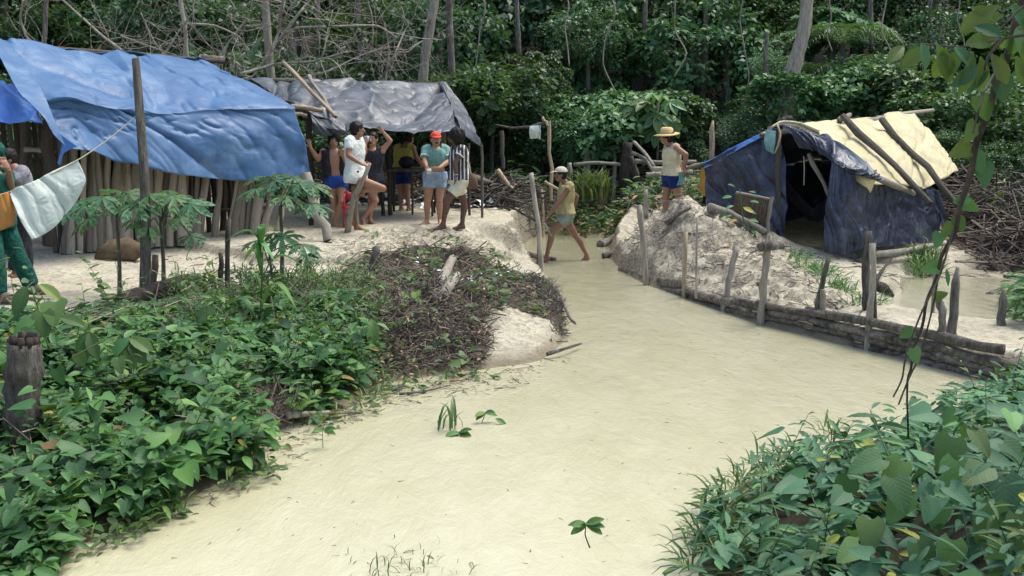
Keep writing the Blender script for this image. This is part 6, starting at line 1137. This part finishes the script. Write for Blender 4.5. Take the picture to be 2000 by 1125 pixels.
    # face, hair
    for s in (-1, 1):
        e = Hd+f*.083*hs_+l*.030*s+up*.012; q = MB().ell(e-f*.006, [f*.009, l*.011, up*.005], 8, 6).build('eye', 'eye_white', root); MB().ell(e+f*.001, [f*.005, l*.0055, up*.0052], 6, 5).build('iris', 'hair', q)
        MB().tube([e+up*.02+l*.018*s, e+up*.024-l*.012*s], [.005, .006], 6).build('eyebrow', 'hair', root)
    MB().tube([Hd+f*.088*hs_-up*.058+l*.024, Hd+f*.097*hs_-up*.056, Hd+f*.088*hs_-up*.058-l*.024], [.004, .008, .004], 6).build('mouth', 'lips', root)
    if stache: MB().tube([Hd+f*.088*hs_-up*.050+l*.032, Hd+f*.103*hs_-up*.041, Hd+f*.088*hs_-up*.050-l*.032], [.006, .011, .006], 7).build('moustache', 'hair', root)
    if beard: MB().ell(Hd+f*.060*hs_-up*.082, [f*.045, l*.052, up*.035], 12, 8).build('beard', 'hair', root)
    if hair:
        hb_ = MB(); r_ = {'short': 1.06, 'thick': 1.16, 'afro': 1.42}[hair]; hb_.ell(Hd+up*.040-f*.020*(r_**1.5), [f*.090*r_, l*.080*r_, up*.085*r_], 16, 12); hb_.ell(Hd+up*.0-f*.040, [f*.064*r_, l*.076*r_, up*.09*r_], 14, 10)
        link_mesh('hair', remesh(hb_, 'hair', .011, ORG[root.name], .03 if hair != 'short' else .014, 25, 1, 3), hairm, root)
    if feet:
        for s in 'LR':
            W_, T_ = an[s], to[s]; d = nrm((T_-W_)*[1, 1, 0]); z = min(T_[2]-.02, W_[2]-.07); a = W_*[1, 1, 0]+up*z-d*.06; b_ = T_*[1, 1, 0]+up*z+d*.03
            if feet == 'boot': MB().tube([a+up*.06, a*.5+b_*.5+up*.06, b_+up*.045], [.05, .055, .045], 12, side=nrm(np.cross(d, up)), rb=[.06, .055, .03]).build('boot', 'boot', root); MB().tube([W_+up*.05, W_-up*.04], [.062, .055], 12).build('boot', 'boot', root)
            else:
                MB().tube([a, a*.5+b_*.5, b_], [.036, .042, .045], 10, side=nrm(np.cross(d, up)), rb=[.010]*3).build('sandal', feet, root)
                MB().tube([a*.45+b_*.55+np.cross(d, up)*.04, a*.3+b_*.7+up*.05, a*.45+b_*.55-np.cross(d, up)*.04], .007, 5).build('strap', feet, root)
    return root, dict(Hd=Hd, f=f, l=l, up=up, sh=sh, el=el, wr=wr, S=S, Hc=Hc, kn=kn, an=an, bl=bl, bf=bf)
def cap(root, R, m, band=None):
    Hd, f, l, up = R['Hd'], R['f'], R['l'], R['up']; b = MB(); V = []
    for i in range(7):
        p = i/6*math.pi/2
        for j in range(20): q = 2*math.pi*j/20; V.append(Hd+up*(.048+.09*math.sin(p))+f*.113*math.cos(p)*math.cos(q)-f*.008+l*.092*math.cos(p)*math.sin(q))
    b.add(V, [(i*20+j, i*20+(j+1) % 20, (i+1)*20+(j+1) % 20, (i+1)*20+j) for i in range(6) for j in range(20)]); b.build('cap_crown', m, root)
    b = MB(); b.tube([Hd+up*.052+f*.06, Hd+up*.050+f*.13, Hd+up*.034+f*.18], [.088, .078, .04], 14, side=l, rb=[.008, .007, .006]); b.build('visor', m, root)
def hat(root, R, m):
    Hd, f, l, up = R['Hd'], R['f'], R['l'], R['up']; b = MB(); V = []; prof = [(.16, .035), (.19, .028), (.105, .062), (.10, .10), (.088, .15), (.06, .165), (.01, .155)]
    prof = [(.20, .03), (.15, .045), (.105, .058), (.10, .10), (.09, .145), (.06, .165), (.01, .15)]
    for r_, h_ in prof:
        for j in range(24): q = 2*math.pi*j/24; V.append(Hd+up*(h_+.02*math.cos(q)**2*(r_ > .12)-.02*math.cos(q)*(r_ > .12))+f*r_*1.1*math.cos(q)+l*r_*math.sin(q))
    b.add(V, [(i*24+j, i*24+(j+1) % 24, (i+1)*24+(j+1) % 24, (i+1)*24+j) for i in range(6) for j in range(24)]); o = b.build('straw_hat', m, root); md = o.modifiers.new('t', 'SOLIDIFY'); md.thickness = .008
    MB().tube([Hd+up*.075+f*.108*math.cos(q)+l*.102*math.sin(q) for q in np.linspace(0, 6.283, 25)], .011, 6).build('hat_band', 'cap_beige', root)
# 1 man in green at the left edge
root, R = person('person in green work clothes and head cloth at the left edge, hands at face', 10.6, dict(head=(-12, 302), sh=(-14, 340), hip=(-8, 432), elL=(22, 372, -.1), elR=(-20, 385, -.1), wrL=(16, 330, -.25), wrR=(-14, 335, -.2), knL=(34, 500, .0), anL=(62, 560, .05), toL=(98, 574, 0), knR=(-8, 515, -.1), anR=(-2, 575, -.1), toR=(34, 590, -.15), body=(.9, -.4), handdir={'L': (-.5, 0, .9), 'R': (.5, 0, .9)}), (.75, -.65), 'skin_brown', 'short', 'cloth_green', 'cloth_green', 'boot', 1.0, hemf=1.15, sleeves=.7, legf=1.2)
b = MB(); Hd = R['Hd']; b.ell(Hd+[0, .01, .045], [R['f']*.115, R['l']*.10, np.array([0, 0, .095])], 16, 10); b.tube([Hd+[0, .05, .02]-R['f']*.03, Hd-R['f']*.07-[0, 0, .1], Hd-R['f']*.09-[0, 0, .22]], [.1, .10, .12], 14, rb=[.09, .06, .05]); link_mesh('head_cloth', remesh(b, 'head_cloth', .012, ORG[root.name], .02, 9, 2), 'cloth_green', root)
# 2 person in grey behind
person('person in a grey shirt with dark hair, partly hidden behind the person in green', 11.6, dict(head=(14, 312), sh=(36, 335), hip=(40, 412), elL=(22, 368, -.1), elR=(62, 372, -.15), wrL=(10, 376, -.2), wrR=(26, 384, -.3), knL=(36, 475), anL=(30, 530), toL=(18, 540, -.1), knR=(48, 475), anR=(50, 530), toR=(40, 540, -.1)), (-.6, -.6), 'skin_brown', 'short', 'cloth_grey', 'cloth_dark', None, .95, sleeves=.6, legf=1.2)
# 3 open-vest man
root, R = person('bare-chested man in an open dark vest and shiny blue shorts, holding the shelter post', 16.6, dict(head=(652, 276), sh=(652, 296), hip=(657, 352), elR=(622, 312, -.05), elL=(678, 322, -.05), wrR=(606, 288, -.15), wrL=(670, 305, -.2), knR=(652, 394), anR=(652, 434), toR=(664, 446, -.15), knL=(667, 393, -.1), anL=(655, 436, -.05), toL=(668, 449, -.15), handdir={'R': (-.2, 0, 1), 'L': (-.3, -.3, .8)}), (.15, -1), 'skin_tan', 'thick', None, 'cloth_blue', None, 1.0, legf=.32)
for s in (-1, 1):
    b = MB(); S, Hc, bl, bf = R['S'], R['Hc'], R['bl'], R['bf']; b.tube([S+bl*s*.13+[0, 0, .02], S*.6+Hc*.4+bl*s*.125-bf*.01, S*.1+Hc*.9+bl*s*.13-bf*.01], [.075, .085, .09], 14, side=bl, rb=[.11, .135, .13]); link_mesh('vest', remesh(b, 'vest', .012, ORG[root.name], .02, 9, 1), 'cloth_dark', root)
# 4 white shirt man
root, R = person('dark-haired man in a white shirt with one knee raised, hand on the leaning post', 16.0, dict(head=(699, 254), sh=(692, 274), hip=(694, 344), elR=(681, 304, -.06), elL=(712, 298, .1), wrR=(706, 320, -.18), wrL=(713, 284, .1), knR=(747, 368, -.12), anR=(706, 372, -.05), toR=(694, 380, 0.02), knL=(692, 395, -.02), anL=(697, 440, 0), toL=(722, 453, -.05), body=(1, -.35), handdir={'R': (1, -.1, -.2)}), (1, -.25), 'skin_brown', 'thick', 'cloth_white', 'cloth_dark', None, 1.02, hemf=1.18, sleeves=.55, legf=.12)
W_ = R['an']['L']; z = .612
MB().tube([W_*[1, 1, 0]+[-.05, 0, z], W_*[1, 1, 0]+[.1, -.02, z], W_*[1, 1, 0]+[.24, -.04, z]], [.036, .042, .044], 10, side=np.array([0, 1., 0]), rb=[.012]*3).build('sandal', 'sandal_blue', root)
# 5 moustached man
root, R = person('moustached man in a dark tank top drinking, one arm raised to the tarp', 16.9, dict(head=(728, 273), sh=(728, 294), hip=(727, 352), elR=(712, 306, -.1), elL=(762, 275, 0), wrR=(714, 282, -.25), wrL=(749, 259, -.05), knR=(734, 392, -.1), anR=(709, 428, -.1), toR=(714, 443, -.25), knL=(724, 392, .05), anL=(723, 430, .05), toL=(738, 440, -.1), handdir={'R': (.2, -.1, 1), 'L': (-.6, 0, .7)}), (-.25, -1), 'skin_tan', 'short', 'cloth_dark', 'cloth_dark', 'sole', 1.0, hemf=1.1, sleeves=0, legf=.3, stache=True)
q = at(716, 271, 16.58); b = MB().tube([q-[0, 0, .045], q+[0, 0, .045]], [.035, .045], 12); tagp(b.build('drinking_cup', 'litter_white', loc=q-[0, 0, .045]), 'pale cup raised to the mouth of the moustached man', 'cup')
# 6 yellow tank man from behind
person('person in a yellow tank top and navy shorts seen from behind at the table', 19.3, dict(head=(800, 270, .1), sh=(790, 289), hip=(786, 336), elL=(773, 306, .15), elR=(812, 305, 0), wrL=(785, 322, .35), wrR=(823, 320, .05), knL=(784, 374), anL=(783, 404), toL=(790, 412, .1), knR=(795, 373), anR=(798, 404), toR=(808, 412, .1), body=(.3, 1)), (.5, .9), 'skin_brown', 'short', 'cloth_yellow', 'cloth_navy', 'sole', 1.03, hemf=.95, sleeves=0, legf=.55)
# 7 red cap man
root, R = person('man in a red cap and denim shorts lifting his teal shirt off his belly', 16.8, dict(head=(851, 273), sh=(851, 291), hip=(850, 344), elR=(829, 313, -.1), elL=(877, 314, -.1), wrR=(833, 326, -.28), wrL=(857, 329, -.32), knR=(835, 392, -.03), anR=(834, 430, 0), toR=(818, 442, -.2), knL=(858, 392, -.03), anL=(859, 430, 0), toL=(860, 442, -.25), handdir={'L': (-1, -.2, -.1), 'R': (.2, -.1, -1)}), (.25, -1), 'skin_tan', 'short', 'cloth_teal', 'cloth_denim', 'sole', 1.04, hemf=.62, sleeves=.75, legf=.42, stache=True)
cap(root, R, 'cloth_red')
for s in 'LR': E, A_ = R['el'][s], R['sh'][s]; MB().tube([A_*.4+E*.6, A_*.3+E*.7], [.0745, .0745], 14).build('sleeve_band', 'cloth_white', root)
q = R['wr']['R']; tagp(MB().box(q+[.04, -.04, -.07], [np.array([.035, 0, 0]), np.array([0, .004, 0]), np.array([0, 0, .045])]).build('paper', 'cloth_white', loc=q), 'small white paper in the hand of the man in the red cap', 'paper')
# 8 striped shirt man
root, R = person('man with bushy hair in a striped shirt and cream shorts, shoulder bag at his hip', 16.1, dict(head=(889, 269), sh=(896, 292), hip=(897, 352), elL=(889, 318, -.03), elR=(914, 320, .0), wrL=(891, 344, -.05), wrR=(916, 345, .05), knL=(872, 392, -.05), anL=(866, 436, -.05), toL=(846, 450, -.1), knR=(906, 393, .05), anR=(903, 436, .05), toR=(884, 448, .0), body=(-.9, -.45), handdir={'L': (-.2, 0, -1), 'R': (.1, 0, -1)}), (-1, -.05), 'skin_dark', 'afro', 'cloth_striped', 'cloth_cream', 'sole', 1.04, hemf=.98, sleeves=.42, legf=.62, beard=True)
for s in 'LR': E, A_ = R['el'][s], R['sh'][s]; MB().tube([A_*.6+E*.4, A_*.54+E*.46], [.0755, .0755], 14).build('sleeve_band', 'cloth_white', root)
MB().tube([R['wr']['L']+[0, 0, .03], R['wr']['L']+[0, 0, .015]], .033, 12).build('bracelet', 'cap_beige', root)
q = at(923, 352, 16.0); bg_ = thing('shoulder_bag', 'small brown bag hanging at the hip of the man in the striped shirt', 'bag', q); MB().tube([q+[0, 0, .10], q+[0, 0, .03], q-[0, 0, .09], q-[0, 0, .13]], [.03, .07, .085, .05], 12, rb=[.02, .04, .05, .03]).build('pouch', 'bag', bg_); MB().tube(A((921, 342, 16.0), (915, 320, 15.95), (905, 296, 15.98)), .009, 5).build('strap', 'cloth_cream', bg_)
# 9 wading man
root, R = person('man in a beige cap and mustard shirt striding barefoot through the stream', 17.2, dict(head=(1095, 341), sh=(1107, 362), hip=(1104, 418), elL=(1094, 393, -.05), elR=(1127, 384, .1), wrL=(1070, 422, -.08), wrR=(1122, 404, .15), knL=(1077, 455, -.02), anL=(1068, 500, 0), toL=(1056, 511, -.05), knR=(1124, 460, .02), anR=(1146, 498, 0), toR=(1134, 512, -.02), body=(-1, -.35), handdir={'L': (-.5, 0, -.9)}), (-1, -.1), 'skin_deep', 'short', 'cloth_mustard', 'cloth_khaki', None, .98, hemf=.97, sleeves=.25, legf=.42)
cap(root, R, 'cap_light')
tagp(MB().tube(A((1060, 434, 17.1), (1069, 446, 17.08), (1078, 462, 17.05)), [.03, .02, .02], 7).build('tool_handle', 'pale_wood', loc=at(1060, 434, 17.1)), 'short stick in the hand of the wading man', 'stick')
# 10 straw hat man
root, R = person('man in straw hat, undershirt and blue shorts walking behind the sand mound', 17.0, dict(head=(1302, 268), sh=(1312, 288), hip=(1311, 345), elL=(1340, 302, -.05), elR=(1326, 310, .1), wrL=(1336, 330, .02), wrR=(1330, 332, .05), knL=(1328, 390, 0), anL=(1348, 432, 0), toL=(1334, 442, 0), knR=(1300, 390, 0), anR=(1296, 436, 0), toR=(1280, 446, 0), body=(-1, -.3), handdir={'L': (.1, .2, -1)}), (-1, -.15), 'skin_brown', 'thick', 'cloth_undershirt', 'cloth_navy', None, 1.0, hemf=.95, sleeves=0, legf=.4)
hat(root, R, 'straw')
tagp(cloth('carried_rag', [A((1325, 336, 16.75), (1335, 336, 16.8)), A((1326, 350, 16.8), (1337, 348, 16.85)), A((1322, 362, 16.8), (1334, 360, 16.85))], 10, 14, 'teal_cloth', None, .02, seed=5, loc=at(1325, 336, 16.75)), 'cloth dangling from the hands of the straw-hatted man', 'cloth')
print('TRIS', sum(len(p.data.polygons) for p in SC.objects if p.type == 'MESH'))
